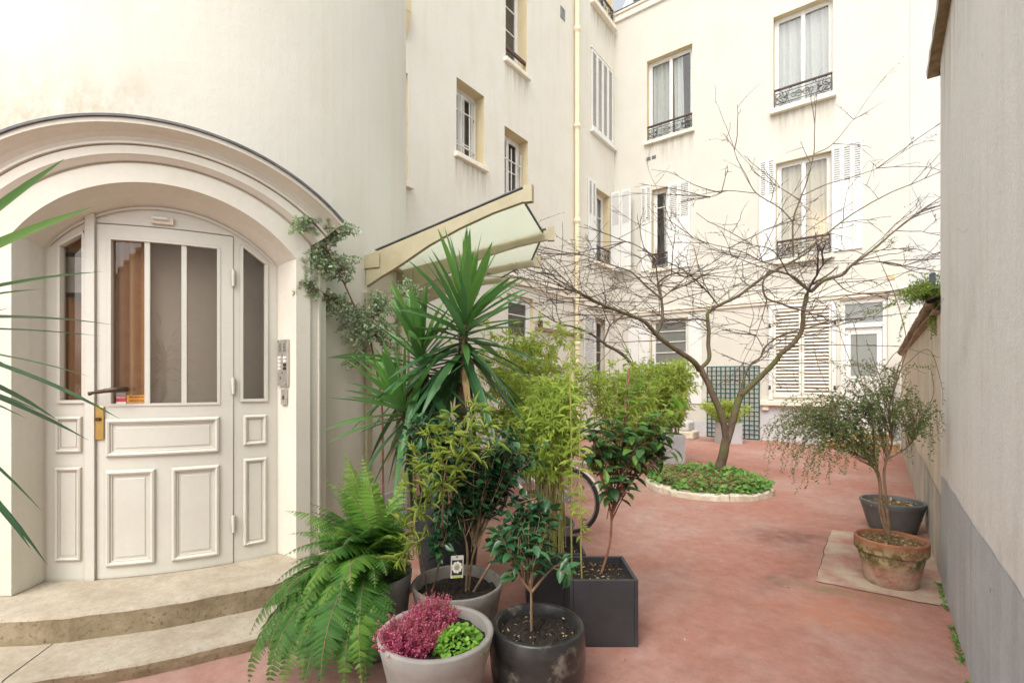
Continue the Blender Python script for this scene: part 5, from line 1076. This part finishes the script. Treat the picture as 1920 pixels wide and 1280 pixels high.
# ------------------------------------------------------------------ heather and the round-leaved plant
HT = plant('heather', 'raspberry pink heather cushion filling the left of the pale grey pot', 'heather', pA+UP*zA); lm = MB(); wm = MB()
for cu_, cv_, ru, n_, hh in ((770,1194,.098,380,.125),(812,1140,.080,330,.16)):
    c0 = A(cu_, cv_, 2.16 if cu_ < 800 else 2.30); c0[2] = zA
    for i in range(n_):
        a = rng.uniform(0, 2*pi); r = ru*math.sqrt(rng.uniform(0,1)); b = c0 + RGT*r*cos(a)*1.05 + FWD*r*sin(a)
        h = hh*(1-.5*(r/ru)**2)*rng.uniform(.75,1.15); t_ = b + UP*h + (RGT*cos(a)+FWD*sin(a))*r*.55 + rng.normal(size=3)*.012
        tube(wm, [b, (b+t_)/2, t_], .0010, 3, cap=False); k = 26; s_ = rng.uniform(.15, 1, k)
        scatter(lm, LEAF3, b+np.outer(s_, t_-b)+rng.normal(size=(k,3))*.003, nrm(rnd(k)+nrm(t_-b)*.6), rnd(k), rng.uniform(.006,.011,k), rng.uniform(.004,.0075,k), np.clip(.12+.55*s_*rng.uniform(.6,1.3,k)+rng.uniform(-.1,.25,k),0,1))
wm.build('stems', M['bark_red'], HT); lm.build('flowers', M['L_heather'], HT)
GP = plant('leafy_plant', 'bright lime green round leaved plant beside the heather', 'plant', pA+RGT*.1+UP*zA); lm = MB(); c0 = A(862,1195,2.14); c0[2] = zA
k = 420; a = rng.uniform(0,2*pi,k); r = .105*np.sqrt(rng.uniform(0,1,k)); org = c0 + np.outer(r*np.cos(a), RGT)*1.05 + np.outer(r*np.sin(a), FWD)*.9; org[:,2] += .095*(1-(r/.11)**2)*rng.uniform(.5,1.05,k)+.012
d = nrm(np.outer(np.cos(a), RGT)+np.outer(np.sin(a), FWD)+rng.normal(size=(k,3))*.6); scatter(lm, ovate([0,.85,1.05,.85,0],.15,.12), org, d, nrm(UP+rng.normal(size=(k,3))*.35-FWD*.25), rng.uniform(.014,.026,k), rng.uniform(.014,.025,k), np.clip(rng.uniform(.15,1,k),0,1))
lm.build('foliage', M['L_bright'], GP, smooth=True)
# ------------------------------------------------------------------ climber on the tower
CL = plant('climbing_shrub', 'straggling small leaved climber with reddish stems on the tower by the canopy', 'climber', ground(722, 4.1)); wm = MB(); lm = MB()
def wallpt(u, v, off=.06):  # a point just off the round tower along that line
    D = at(u, v, 1.0)-V(0,0,EYE); D2 = D*V(1,1,0); a_ = D2@D2; b_ = -(D2@(TC)); c_ = TC@TC-(RW+off)**2; q = b_*b_-a_*c_
    T = (-b_-math.sqrt(max(q,0)))/a_; return at(u, v, T)
main = smooth([ground(722,4.05), wallpt(718,900,.15), wallpt(716,760,.15), wallpt(703,680,.12), wallpt(690,625,.12), wallpt(665,575,.10), wallpt(640,520,.16), wallpt(615,470,.2), wallpt(600,420,.22)], 5)
tube(wm, main, np.linspace(.011,.004,len(main)), 7)
second = smooth([wallpt(690,625,.12), wallpt(705,590,.2), wallpt(735,560,.25), A(775,545,4.1)],5); tube(wm, second, np.linspace(.006,.002,len(second)), 6)
third = smooth([wallpt(660,570,.1), wallpt(630,560,.15), wallpt(600,545,.2), wallpt(575,530,.22)],5); tube(wm, third, np.linspace(.005,.002,len(third)), 6)
for (c_, ru, rv, rt, k, H) in ((wallpt(610,430,.2),.17,.11,.14,26,main),(wallpt(590,490,.2),.14,.13,.12,26,main),(wallpt(640,500,.18),.16,.13,.12,20,main),(wallpt(575,540,.2),.10,.10,.1,16,third),(wallpt(630,570,.15),.15,.12,.1,30,third),(wallpt(670,610,.15),.16,.16,.12,28,main),(wallpt(715,570,.25),.20,.13,.14,30,second),(A(770,540,4.1),.15,.10,.14,16,second),(wallpt(655,680,.12),.06,.06,.05,6,main),(wallpt(655,430,.22),.09,.05,.08,9,main),(wallpt(555,420,.3),.05,.06,.06,6,main),(wallpt(740,640,.25),.12,.14,.1,12,second)):
    for e in ell(c_, ru*1.2, rv*1.15, rt, int(k*2.2)):
        s_ = H[int(np.argmin(np.linalg.norm(H-e, axis=1)+rng.uniform(0,.12,len(H))))]; p = stem_path(s_, e, .06, .14, 7, .08); tube(wm, p, np.linspace(.0022,.001,7), 4, cap=False)
        leaves_on(lm, LEAF_OV, p, .2, .0150, .030, .020, .85, .05, .5, .42, .45, 1)
wm.build('stems', M['bark_red'], CL); lm.build('foliage', M['L_climber'], CL, smooth=True)
# ------------------------------------------------------------------ weeping shrub in the terracotta pot
WS = plant('weeping_shrub', 'airy weeping shrub with tiny leaves and thin bare wisps in the terracotta pot', 'shrub', pT+UP*zT); wm = MB(); lm = MB(); pt = pT + UP*(zT-.02)
S1 = smooth([pt, A(1654,950,3.75), A(1650,900,3.75), A(1640,860,3.75), A(1638,800,3.75), A(1630,760,3.75)],5); S2 = smooth([pt, A(1662,940,3.72), A(1658,880,3.72), A(1672,830,3.7), A(1668,760,3.7), A(1690,690,3.7)],5); S3 = smooth([pt, A(1650,960,3.78), A(1645,890,3.8), A(1600,830,3.8), A(1575,790,3.85), A(1560,740,3.9)],5); S4 = smooth([A(1665,860,3.7), A(1705,835,3.6), A(1725,800,3.55)],5)
for s_, r_ in ((S1,.013),(S2,.012),(S3,.008),(S4,.006)): tube(wm, s_, np.linspace(r_, r_*.35, len(s_)), 7)
def drape(c_, ru, rv, rt, k, H, fall, L=.022, W=.0105, t0=.2, sp=.012):
    for e in ell(c_, ru, rv, rt, k):
        s_ = H[int(rng.uniform(.45,1)*(len(H)-1))]; m = s_+(e-s_)*.6+UP*.12*np.linalg.norm(e-s_); p = smooth([s_, m, e, e-UP*fall*rng.uniform(.2,1)+(e-s_)*.12],4); tube(wm, p, np.linspace(.0022,.0007,len(p)), 3, cap=False)
        leaves_on(lm, LEAF4, p, t0, sp, L, W, .85, .1, .42, .4, .5, 1)
drape(A(1560,765,3.8), .36, .15, .3, 66, S1, .22); drape(A(1495,805,3.85), .25, .15, .25, 60, S3, .28); drape(A(1650,735,3.7), .32, .15, .3, 58, S2, .18); drape(A(1715,775,3.5), .13, .18, .2, 42, S4, .22); drape(A(1600,830,3.6), .30, .10, .2, 26, S1, .2)
drape(A(1540,850,3.7), .18, .06, .2, 14, S3, .25); drape(A(1640,690,3.8), .35, .07, .25, 24, S2, .06)
for (u0,v0,u1,v1) in ((1530,860,1490,925),(1535,850,1530,895),(1590,860,1585,890),(1560,850,1548,900),(1480,830,1470,880)):
    p = stem_path(A(u0,v0,3.75), A(u1,v1,3.72), 0, .08, 7); tube(wm, p, .0009, 3, cap=False); leaves_on(lm, LEAF4, p, 0, .011, .019, .008, .85, .1, .35, .3, .4, 1)
for pts in ([(1690,690),(1700,640),(1680,560),(1655,500),(1640,470)],[(1668,760),(1700,660),(1725,600),(1740,570)],[(1640,800),(1610,690),(1602,610),(1560,560)],[(1630,760),(1580,640),(1565,560)],[(1668,760),(1640,680),(1625,640)],[(1690,690),(1740,655),(1765,720),(1768,760)],[(1650,700),(1690,655),(1760,670)],[(1600,830),(1540,700),(1525,640)],[(1720,800),(1750,740),(1745,690)],[(1680,700),(1712,630),(1770,560)],[(1650,720),(1700,690),(1735,700)]):
    p = smooth([A(u,v,3.72-.1*i) for i,(u,v) in enumerate(pts)],6); tube(wm, p, np.linspace(.0034,.0012,len(p)), 4, cap=False); leaves_on(lm, LEAF4, p, .7, .05, .02, .009, .85, .1, .5, .4, .4, 1)
wm.build('stems', M['bark_tan'], WS); lm.build('foliage', M['L_small'], WS)
# greenery on the low wall
WG = plant('wall_creeper', 'fresh green creeper spilling over the low wall by the slate post', 'creeper', (.40,5.7,2.2)); wm = MB(); lm = MB(); hb = A(1745,560,4.35)
for (c_, ru, rv, rt, k) in ((A(1745,545,4.3),.07,.16,.2,80),(A(1715,540,4.3),.14,.06,.2,60),(A(1762,600,4.15),.06,.17,.12,66),(A(1765,540,4.2),.06,.06,.1,14),(A(1690,560,4.5),.10,.07,.2,16),(A(1757,500,4.3),.05,.05,.1,8),(A(1725,510,4.5),.14,.04,.2,10)):
    for e in ell(c_, ru, rv, rt, k):
        p = stem_path(hb+rng.normal(size=3)*.05, e, .12, .14, 6, .15); tube(wm, p, .0012, 3, cap=False); leaves_on(lm, LEAF4, p, .35, .016, .026, .013, .85, .15, .5, .4, .5, 1)
for pts in ([(1745,545),(1700,560),(1660,575),(1620,590)],[(1745,540),(1710,570),(1690,610),(1685,640)],[(1755,600),(1765,660),(1768,700)],[(1720,690),(1745,685),(1770,690)]):
    p = smooth([A(u,v,4.3-.05*i) for i,(u,v) in enumerate(pts)],6); tube(wm, p, .0016, 3, cap=False); leaves_on(lm, LEAF4, p, .1, .018, .026, .012, .85, .15, .45, .4, .5, 2)
wm.build('stems', M['bark_tan'], WG); lm.build('foliage', M['L_ivy'], WG)
# ------------------------------------------------------------------ round bed
bc = RGT*2.86 + FWD*7.15
BD = thing('planting_bed', 'round planting bed with a low pale stone rim around the bare tree', 'bed', bc); 
joints = [0, .9, 1.75, 2.7, 3.6, 4.4, 5.3, 2*pi]
for a0, a1 in zip(joints[:-1], joints[1:]):
    mb = MB(); aa = np.linspace(a0+.006, a1-.006, 16); w = rng.uniform(-.012,.012,16); h = .085+rng.uniform(-.012,.012,16)
    rows = [[bc+V(cos(a)*(r+dw), sin(a)*(r+dw), z_) for a, dw, z_ in zip(aa, w*fw, zz)] for r, fw, zz in ((.74,0,np.zeros(16)),(.75,.5,h),(.855,1,h-.004),(.868,1,h-.02),(.872,.8,np.zeros(16)))]
    grid(mb, rows); mb.add([r[0] for r in rows], [list(range(5))]); mb.add([r[-1] for r in rows], [list(range(5))]); mb.build('rim_stone', M['rim_stone'], BD)
soil_disc(bc, .76, .075, 'straw', BD, .02)
lm = MB(); dm_ = MB(); k = 2100; a = rng.uniform(0,2*pi,k); r = .84*np.sqrt(rng.uniform(0,1,k)); org = bc + np.stack([r*np.cos(a), r*np.sin(a), .09+.19*(1-(r/.95)**2)*rng.uniform(.2,1.25,k)],1)
lx = (org-bc)@RGT; ly = (org-bc)@FWD; keep = ~((lx < .15) & (ly < .15) & (rng.uniform(0,1,k) < .55)); org = org[keep]; k = len(org)
scatter(lm, LEAF_BROAD, org, nrm(rng.normal(size=(k,3))*V(1,1,.3)-FWD*.2), nrm(UP*.8+rng.normal(size=(k,3))*.35-FWD*.3), rng.uniform(.04,.09,k), rng.uniform(.035,.075,k), np.clip(rng.uniform(.1,.8,k)+.25*np.interp((org-bc)@RGT,[-.9,.9],[-.2,1])*rng.uniform(0,1,k),0,1))
tag(lm.build('ground_cover', M['L_ground'], loc=bc, smooth=True), 'low green ground cover growing in the round bed', 'ground cover', kind='stuff')
k = 2300; a = rng.uniform(0,2*pi,k); r = .72*np.sqrt(rng.uniform(0,1,k)); org = bc + np.stack([r*np.cos(a), r*np.sin(a), .14+rng.uniform(0,.10,k)],1); org[:,2] += .06*rng.uniform(0,1,k)*(rng.uniform(0,1,k) < .5); lx = (org-bc)@RGT; keep = (lx < .35) | (rng.uniform(0,1,k) < .2); org = org[keep]; k = len(org)
scatter(dm_, LEAF3, org, nrm(rng.normal(size=(k,3))*V(1,1,.4)), nrm(UP+rnd(k)*.6), rng.uniform(.04,.10,k), rng.uniform(.004,.012,k), rng.uniform(0,1,k))
tag(dm_.build('dry_straw', M['L_dry'], loc=bc), 'dry straw and old leaves in the round bed', 'dry leaves', kind='stuff')
# moss and weeds along the foot of the tall wall
lm = MB(); k = 900; y_ = rng.uniform(1.8, 5.0, k); cl = np.sin(y_*7)+np.sin(y_*17+1); y_ = y_[cl > -.3]; k = len(y_); org = np.stack([.372-np.abs(rng.normal(size=k))*.012, y_, np.full(k,.003)],1)
scatter(lm, LEAF4, org, nrm(rng.normal(size=(k,3))*V(.6,1,.3)+UP*.5-V(.6,0,0)), nrm(UP+rnd(k)*.5), rng.uniform(.008,.028,k), rng.uniform(.005,.013,k), rng.uniform(0,1,k))
tag(lm.build('weeds', M['L_ground'], loc=(.37,3.4,0)), 'moss and tiny weeds along the foot of the tall wall', 'weeds', kind='stuff')
lm = MB(); k = 70; org = np.stack([rng.uniform(-4.5,.3,k), rng.uniform(2.5,12,k), np.full(k,.006)],1); scatter(lm, LEAF4, org, nrm(rng.normal(size=(k,3))*V(1,1,.05)), nrm(UP+rnd(k)*.25), rng.uniform(.012,.035,k), rng.uniform(.006,.014,k), rng.uniform(0,1,k))
tag(lm.build('fallen_leaves', M['L_dry'], loc=(-2,6,0)), 'tiny fallen leaves scattered over the red ground', 'leaves', kind='stuff')
# ------------------------------------------------------------------ the bare multi-stemmed tree
TR = plant('bare_tree', 'bare spreading multi stemmed tree with mossy trunk in the round bed', 'tree', A(1347,885,7.25)); wm = MB(); tm = MB(); bm = MB(); tips = []
LIMB = []
def limb(pts, r0, r1, T0=7.25, dT=0.0, n_=5, reg=True, side=8):
    k = len(pts); ts = np.linspace(0, 1, k); P = smooth([A(u, v, T0+dT*t) for (u, v), t in zip(pts, ts)], n_)
    P = P + np.cumsum(rng.normal(size=P.shape)*.004, 0)*np.linspace(0,1,len(P))[:,None]
    tube(wm, P, np.linspace(r0, r1, len(P)), side)
    if reg: LIMB.append((P, r1))
    return P
limb([(1345,905),(1348,880),(1357,850),(1362,822)], .078, .064, 7.25, reg=False, side=12)
limb([(1362,830),(1358,800),(1346,765),(1325,715),(1312,692)], .052, .042, 7.25, 0, reg=False, side=10)
limb([(1362,830),(1372,800),(1382,765),(1392,735)], .054, .046, 7.25, .05, reg=False, side=10)
limb([(1312,694),(1299,676),(1262,651),(1237,632),(1212,604),(1184,592),(1143,576),(1107,557)], .042, .017, 7.25, -.75)
limb([(1107,557),(1060,540),(1030,520),(1003,508)], .013, .005, 6.5, -.4)
limb([(1143,576),(1100,560),(1055,520),(1015,480)], .012, .004, 6.6, .3)
limb([(1232,625),(1241,601),(1240,570),(1232,532)], .024, .017, 7.05, .1)
limb([(1240,560),(1212,536),(1184,510),(1159,501),(1115,486),(1077,476),(1020,482)], .015, .005, 7.1, .6)
limb([(1232,532),(1250,518),(1275,512),(1310,517),(1350,512)], .013, .005, 7.15, -.5)
limb([(1240,560),(1265,539),(1285,520),(1300,490)], .011, .004, 7.1, .5)
limb([(1312,692),(1329,673),(1328,645),(1329,620),(1326,595),(1329,582),(1352,567),(1384,551),(1418,523),(1459,498),(1498,477)], .032, .018, 7.25, .6)
limb([(1498,477),(1530,455),(1560,430),(1600,400),(1660,365),(1720,340),(1752,325)], .016, .005, 7.85, .5)
limb([(1326,601),(1305,598),(1284,600),(1246,598),(1220,580),(1205,562)], .014, .005, 7.25, .7)
limb([(1488,480),(1487,416),(1500,375),(1515,337),(1526,289),(1527,244),(1532,192)], .015, .004, 7.8, .0)
limb([(1526,289),(1556,274),(1582,244),(1609,208)], .007, .003, 7.8, .1)
limb([(1487,416),(1462,390),(1417,362),(1399,330),(1380,296),(1367,262)], .009, .003, 7.8, -.4)
limb([(1417,362),(1365,358),(1340,368),(1309,362)], .006, .003, 7.6, -.3)
limb([(1500,375),(1462,352),(1425,332),(1391,294)], .007, .003, 7.8, .4)
limb([(1505,366),(1552,345),(1616,326),(1654,311),(1699,281)], .008, .003, 7.8, -.2)
limb([(1459,497),(1430,490),(1390,470),(1330,455),(1280,440)], .010, .003, 7.8, -.9)
limb([(1390,740),(1423,709),(1452,680),(1466,662),(1488,644),(1506,616),(1509,587),(1516,558),(1520,547)], .040, .028, 7.3, -.35)
limb([(1520,547),(1545,526),(1581,515),(1595,500),(1624,479),(1655,455),(1700,420),(1752,385)], .026, .007, 6.95, -.3)
limb([(1520,547),(1513,540),(1488,519),(1460,510),(1442,512),(1432,535),(1440,560),(1470,572),(1506,585)], .016, .012, 6.95, -.2)
limb([(1516,545),(1480,515),(1450,470),(1400,455)], .012, .004, 6.95, -.6)
limb([(1391,736),(1394,713),(1407,684),(1427,669),(1434,651),(1459,630),(1491,619),(1540,606),(1580,598)], .020, .006, 7.3, .4)
limb([(1430,650),(1418,630),(1405,624),(1410,600),(1408,585)], .008, .004, 7.35, .3)
limb([(1600,497),(1640,490),(1690,500),(1752,480)], .010, .004, 6.85, .3)
limb([(1560,520),(1590,545),(1640,550),(1700,545)], .008, .003, 6.9, -.3)
limb([(1345,570),(1320,540),(1280,505),(1230,480),(1180,455),(1150,465)], .011, .004, 7.4, -1.0)
def twig(p0, d, L, r, lev):
    m = 7; ts = np.linspace(0, 1, m); cv = rng.normal(size=3)*.35*V(1,1,.6)+UP*rng.uniform(-.25,.3); path = p0 + np.outer(ts, d)*L + np.outer(ts**2, cv)*L*.45 + rng.normal(size=(m,3))*.012*L*ts[:,None]
    tube(tm, path, np.linspace(r, r*.45, m), 4, cap=False); tips.append(path[-1])
    if lev > 0:
        for j in range(rng.integers(1, 4)):
            t = rng.uniform(.25, .95); q = np.array([np.interp(t, ts, path[:,k]) for k in range(3)]); dd = nrm(d*.75 + rng.normal(size=3)*V(.7,.7,.38)); twig(q, dd, L*rng.uniform(.35,.65), r*.68, lev-1)
    n_ = rng.integers(1, 4); tt = rng.uniform(.3, 1, n_); pts = np.stack([np.interp(tt, ts, path[:,k]) for k in range(3)],1)
    scatter(bm, LEAF3, pts, nrm(rnd(n_)+d*.5), rnd(n_), rng.uniform(.012,.026,n_), rng.uniform(.008,.014,n_), rng.uniform(0,1,n_))
tc_ = A(1400, 520, 7.2)
for P, r1 in LIMB:
    seg = np.linalg.norm(np.diff(P, axis=0), axis=1).sum(); top_ = P[-1][2] > 4.35; k = int(1 + seg*2.2) if top_ else int(2 + seg*5.8)
    for j in range(k):
        t = rng.uniform(.30 if r1 > .015 else .1, 1.0); i = min(len(P)-2, int(t*(len(P)-1))); tan = nrm(P[i+1]-P[i]); out = nrm((P[i]-tc_)*V(1,1,.25)+1e-6)
        d = nrm(tan*.55 + out*.35 + rng.normal(size=3)*V(.55,.55,.30) + UP*.10); twig(P[i], d if top_ else nrm(d*V(1,1,.7)), rng.uniform(.3,.8) if top_ else rng.uniform(.40,1.25), rng.uniform(.0050,.0074), 1 if top_ else 2)
    twig(P[-1], nrm(P[-1]-P[-3]), rng.uniform(.35,.7), max(.004, r1*.8), 2)
wm.build('trunk', M['bark_tree'], TR, smooth=True); tm.build('twigs', M['bark_twig'], TR); bm.build('buds', M['L_bud'], TR)['kind'] = 'stuff'
# second small dark tree behind the bamboo
T2 = plant('bare_tree', 'smaller dark leaning bare tree rising behind the yellow bamboo', 'tree', ground(1235, 9.4)); wm = MB(); tm = MB(); bm = MB(); LIMB = []
limb([(1235,835),(1215,735),(1195,697),(1165,662),(1135,645)], .045, .028, 9.4, -.1); limb([(1135,645),(1108,626),(1074,612),(1052,607),(1021,590),(980,560)], .024, .006, 9.3, -.4); limb([(1130,643),(1139,624),(1145,610),(1170,590),(1200,570)], .018, .006, 9.3, .4)
limb([(1145,612),(1135,590),(1125,565),(1105,540)], .012, .005, 9.3, .2); limb([(1052,607),(1045,590),(1040,570)], .010, .004, 9.0, .1); limb([(1195,697),(1170,640),(1150,600)], .010, .004, 9.4, .3)
for P, r1 in LIMB[1:]:
    for j in range(int(4+np.linalg.norm(np.diff(P, axis=0), axis=1).sum()*4)):
        i = min(len(P)-2, int(rng.uniform(.2,1)*(len(P)-1))); twig(P[i], nrm(nrm(P[i+1]-P[i])*.6+rng.normal(size=3)*V(.6,.6,.4)+UP*.1), rng.uniform(.3,.9), .0055, 2)
wm.build('trunk', M['bark_twig'], T2, smooth=True); tm.build('twigs', M['bark_twig'], T2); bm.build('buds', M['L_bud'], T2)['kind'] = 'stuff'
# ------------------------------------------------------------------ bicycles (built along local +x = forward, rear axle at x=0)
def circ(c, r, n_=40, ax='y'): return [V(c[0]+r*cos(a), c[1], c[2]+r*sin(a)) for a in np.linspace(0, 2*pi, n_, endpoint=True)]
def bicycle(lab, loc, rz, paint, grip):
    B = thing('bicycle', lab, 'bicycle', loc, 'parked bicycles', rz); R_ = .335; WB = 1.06
    def ob(name, mb, mat, parent=B, sm=True): return mb.build(name, M[mat], parent, smooth=sm, local=True)
    for x in (0, WB):
        t = MB(); tube(t, circ((x,0,R_), R_-.018, 49), .019, 8, cap=False); w = ob('wheel', t, 'rubber')
        t = MB(); tube(t, circ((x,0,R_), R_-.042, 49), .010, 6, cap=False); ob('rim', t, 'chrome', w)
        t = MB(); tube(t, [V(x,-.045,R_), V(x,.045,R_)], .022, 10)
        for k in range(28):
            a = k*2*pi/28; s = 1 if k % 2 else -1; tube(t, [V(x+.02*cos(a+s*.8), s*.03, R_+.02*sin(a+s*.8)), V(x+(R_-.045)*cos(a), 0, R_+(R_-.045)*sin(a))], .0011, 3, cap=False)
        ob('spokes', t, 'chrome', w)
        t = MB(); aa = np.linspace(-.35, 2.9, 24) if x == 0 else np.linspace(.3, 2.9, 22); aa = aa + (0.15 if x == 0 else 0)
        grid(t, [[V(x+(R_+.025-.012*abs(s)/.028*0)*cos(a), s, R_+(R_+.028-abs(s)*.35)*sin(a)) for s in (-.028,-.016,0,.016,.028)] for a in aa]); ob('mudguard', t, paint)
    bb = V(.44, 0, .28); st = V(.27, 0, .80); hd0, hd1 = V(.88,0,.86), V(.92,0,.68)
    t = MB()
    for a_, b_, r in ((bb, st, .016), (bb+V(0,0,.03), hd1, .018), (bb+V(-.05,0,.20), hd0-V(0,0,.04), .016), (hd0, hd1, .02)): tube(t, [a_, b_], r, 8)
    for s in (-1, 1):
        tube(t, [V(0,s*.06,R_), bb+V(-.04,s*.02,0)], .010, 6); tube(t, [V(0,s*.06,R_), st-V(-.01,-s*.02,.13)], .009, 6); tube(t, smooth([V(WB,s*.055,R_), V(WB-.06,s*.05,.52), hd1+V(.005,s*.035,-.03)],4), .011, 6)
    tube(t, [hd1+V(.005,-.035,-.03), hd1+V(.005,.035,-.03)], .014, 6); ob('frame', t, paint)
    t = MB(); tube(t, [st, st+V(-.03,0,.12)], .012, 8); sp = ob('seat_post', t, 'chrome')
    t = MB(); xs_ = np.linspace(-.17, .12, 10); wd = [.02,.075,.10,.10,.085,.06,.042,.032,.026,.012]
    grid(t, [[V(.24+x, w*cos(a), .945+.018*sin(a)*(1 if sin(a) > 0 else 1.8)-.03*(x+.03)**2*8+.01) for a in np.linspace(0,2*pi,13)[:-1]] for x, w in zip(xs_, wd)], True); ob('saddle', t, 'saddle')
    t = MB(); tube(t, [hd0, hd0+V(-.03,0,.14)], .013, 8); tube(t, smooth([V(.62,-.27,1.02), V(.74,-.27,1.04), V(.85,-.18,1.06), V(.86,0,1.0), V(.85,.18,1.06), V(.74,.27,1.04), V(.62,.27,1.02)],5), .011, 8); hb_ = ob('handlebar', t, 'chrome')
    for s in (-1, 1):
        t = MB(); tube(t, [V(.60,s*.27,1.018), V(.71,s*.27,1.036)], .017, 10); ob('grip', t, grip, hb_)
    t = MB(); z = .735
    for y in (-.06,-.03,0,.03,.06): tube(t, [V(-.26,y,z), V(.22,y,z)], .005, 5)
    for x in (-.26,-.12,.04,.2): tube(t, [V(x,-.06,z-.004), V(x,.06,z-.004)], .005, 5)
    for s in (-1, 1): tube(t, [V(-.16,s*.06,z), V(-.01,s*.065,R_)], .005, 5); tube(t, [V(.08,s*.06,z), V(0,s*.065,R_)], .005, 5)
    ob('luggage_rack', t, 'chrome')
    t = MB(); box(t, -.31,-.275,-.035,.035,.66,.72); ob('rear_light', t, 'red', sm=False)
    t = MB(); P = [V(x,-.055,z) for x, z in ((-.03,R_+.05),(.2,R_+.04),(.48,.28+.11),(.56,.28),(.48,.28-.10),(.2,R_-.05),(-.03,R_-.04))]
    t.add(P+[p+V(0,.02,0) for p in P], [list(range(7)), list(range(7,14))[::-1]]+[[i,(i+1)%7,(i+1)%7+7,i+7] for i in range(7)]); ob('chain_case', t, paint, sm=False)
    t = MB(); tube(t, [bb+V(0,-.09,0), bb+V(0,.09,0)], .018, 8); tube(t, [bb+V(0,-.09,0), bb+V(.10,-.09,-.13)], .009, 6); tube(t, [bb+V(0,.09,0), bb+V(-.10,.09,.13)], .009, 6); cr_ = ob('crank', t, 'chrome')
    for s in (-1, 1):
        t = MB(); c_ = bb+V(-s*-.10 if s < 0 else -.10, s*.09, -.13 if s < 0 else .13); box(t, c_[0]-.045, c_[0]+.045, min(c_[1]+s*.01, c_[1]+s*.09), max(c_[1]+s*.01, c_[1]+s*.09), c_[2]-.01, c_[2]+.01); ob('pedal', t, 'black', cr_, sm=False)
    t = MB(); tube(t, [bb+V(-.06,.03,0), V(.25,.20,.012)], .008, 6); ob('kick_stand', t, 'chrome')
    return B
def head(d): return math.atan2(d[1], d[0])
hd_ = nrm(-RGT*.86+FWD*.50); bicycle('cream bicycle with rear luggage rack and red light behind the thin bamboo', ground(1066, 5.0), head(hd_), 'bike_white', 'black')
bicycle('grey bicycle with raspberry grips, mostly hidden behind the dark conical pot', ground(985, 6.3), head(nrm(-RGT*.86-FWD*.42)), 'bike_grey', 'pinkred')
# ------------------------------------------------------------------ camera, sky, sun
cd = bpy.data.cameras.new('camera'); cam = bpy.data.objects.new('camera', cd); col.objects.link(cam)
cam.location = (0, 0, EYE); cam.rotation_euler = (pi/2, 0, math.atan2(YS, YC)); cd.sensor_width = 36; cd.lens = 36*FPX/1920; cd.shift_y = (HY-640)/1920; cd.clip_start = .05; cd.clip_end = 2000
sc.camera = cam
wd_ = bpy.data.worlds.new('World'); sc.world = wd_; wd_.use_nodes = True; nt = wd_.node_tree; nt.nodes.clear()
SUN_EL, SUN_AZ = radians(54), radians(170)    # azimuth clockwise from +y
sky = nt.nodes.new('ShaderNodeTexSky'); sky.sky_type = 'NISHITA'; sky.sun_disc = False; sky.sun_elevation = SUN_EL; sky.sun_rotation = SUN_AZ; sky.air_density = 1.0; sky.dust_density = 4.0; sky.ozone_density = .6
hs = nt.nodes.new('ShaderNodeHueSaturation'); hs.inputs['Saturation'].default_value = .28; hs.inputs['Value'].default_value = 2.25
mxw = nt.nodes.new('ShaderNodeMix'); mxw.data_type = 'RGBA'; mxw.blend_type = 'MULTIPLY'; mxw.inputs[0].default_value = 1; mxw.inputs[7].default_value = (1.0, .995, .975, 1)
bg = nt.nodes.new('ShaderNodeBackground'); bg.inputs[1].default_value = .15; wo = nt.nodes.new('ShaderNodeOutputWorld')
nt.links.new(sky.outputs[0], hs.inputs['Color']); nt.links.new(hs.outputs[0], mxw.inputs[6]); nt.links.new(mxw.outputs[2], bg.inputs[0]); nt.links.new(bg.outputs[0], wo.inputs[0])
sl = bpy.data.lights.new('sun', 'SUN'); sl.energy = 0.65; sl.angle = radians(40); sl.color = (1, .97, .92); so = bpy.data.objects.new('sun', sl); col.objects.link(so)
from mathutils import Vector
dv = Vector((sin(SUN_AZ)*cos(SUN_EL), cos(SUN_AZ)*cos(SUN_EL), sin(SUN_EL))); so.rotation_euler = dv.to_track_quat('Z', 'Y').to_euler(); so.location = (0, 0, 20)
sc.view_settings.view_transform = 'Standard'; sc.view_settings.look = 'None'; sc.view_settings.exposure = 0; sc.view_settings.gamma = 1
sc.cycles.use_denoising = True; sc.cycles.sample_clamp_indirect = 4; sc.cycles.max_bounces = 10; sc.cycles.diffuse_bounces = 6; sc.cycles.transparent_max_bounces = 16; sc.cycles.glossy_bounces = 4
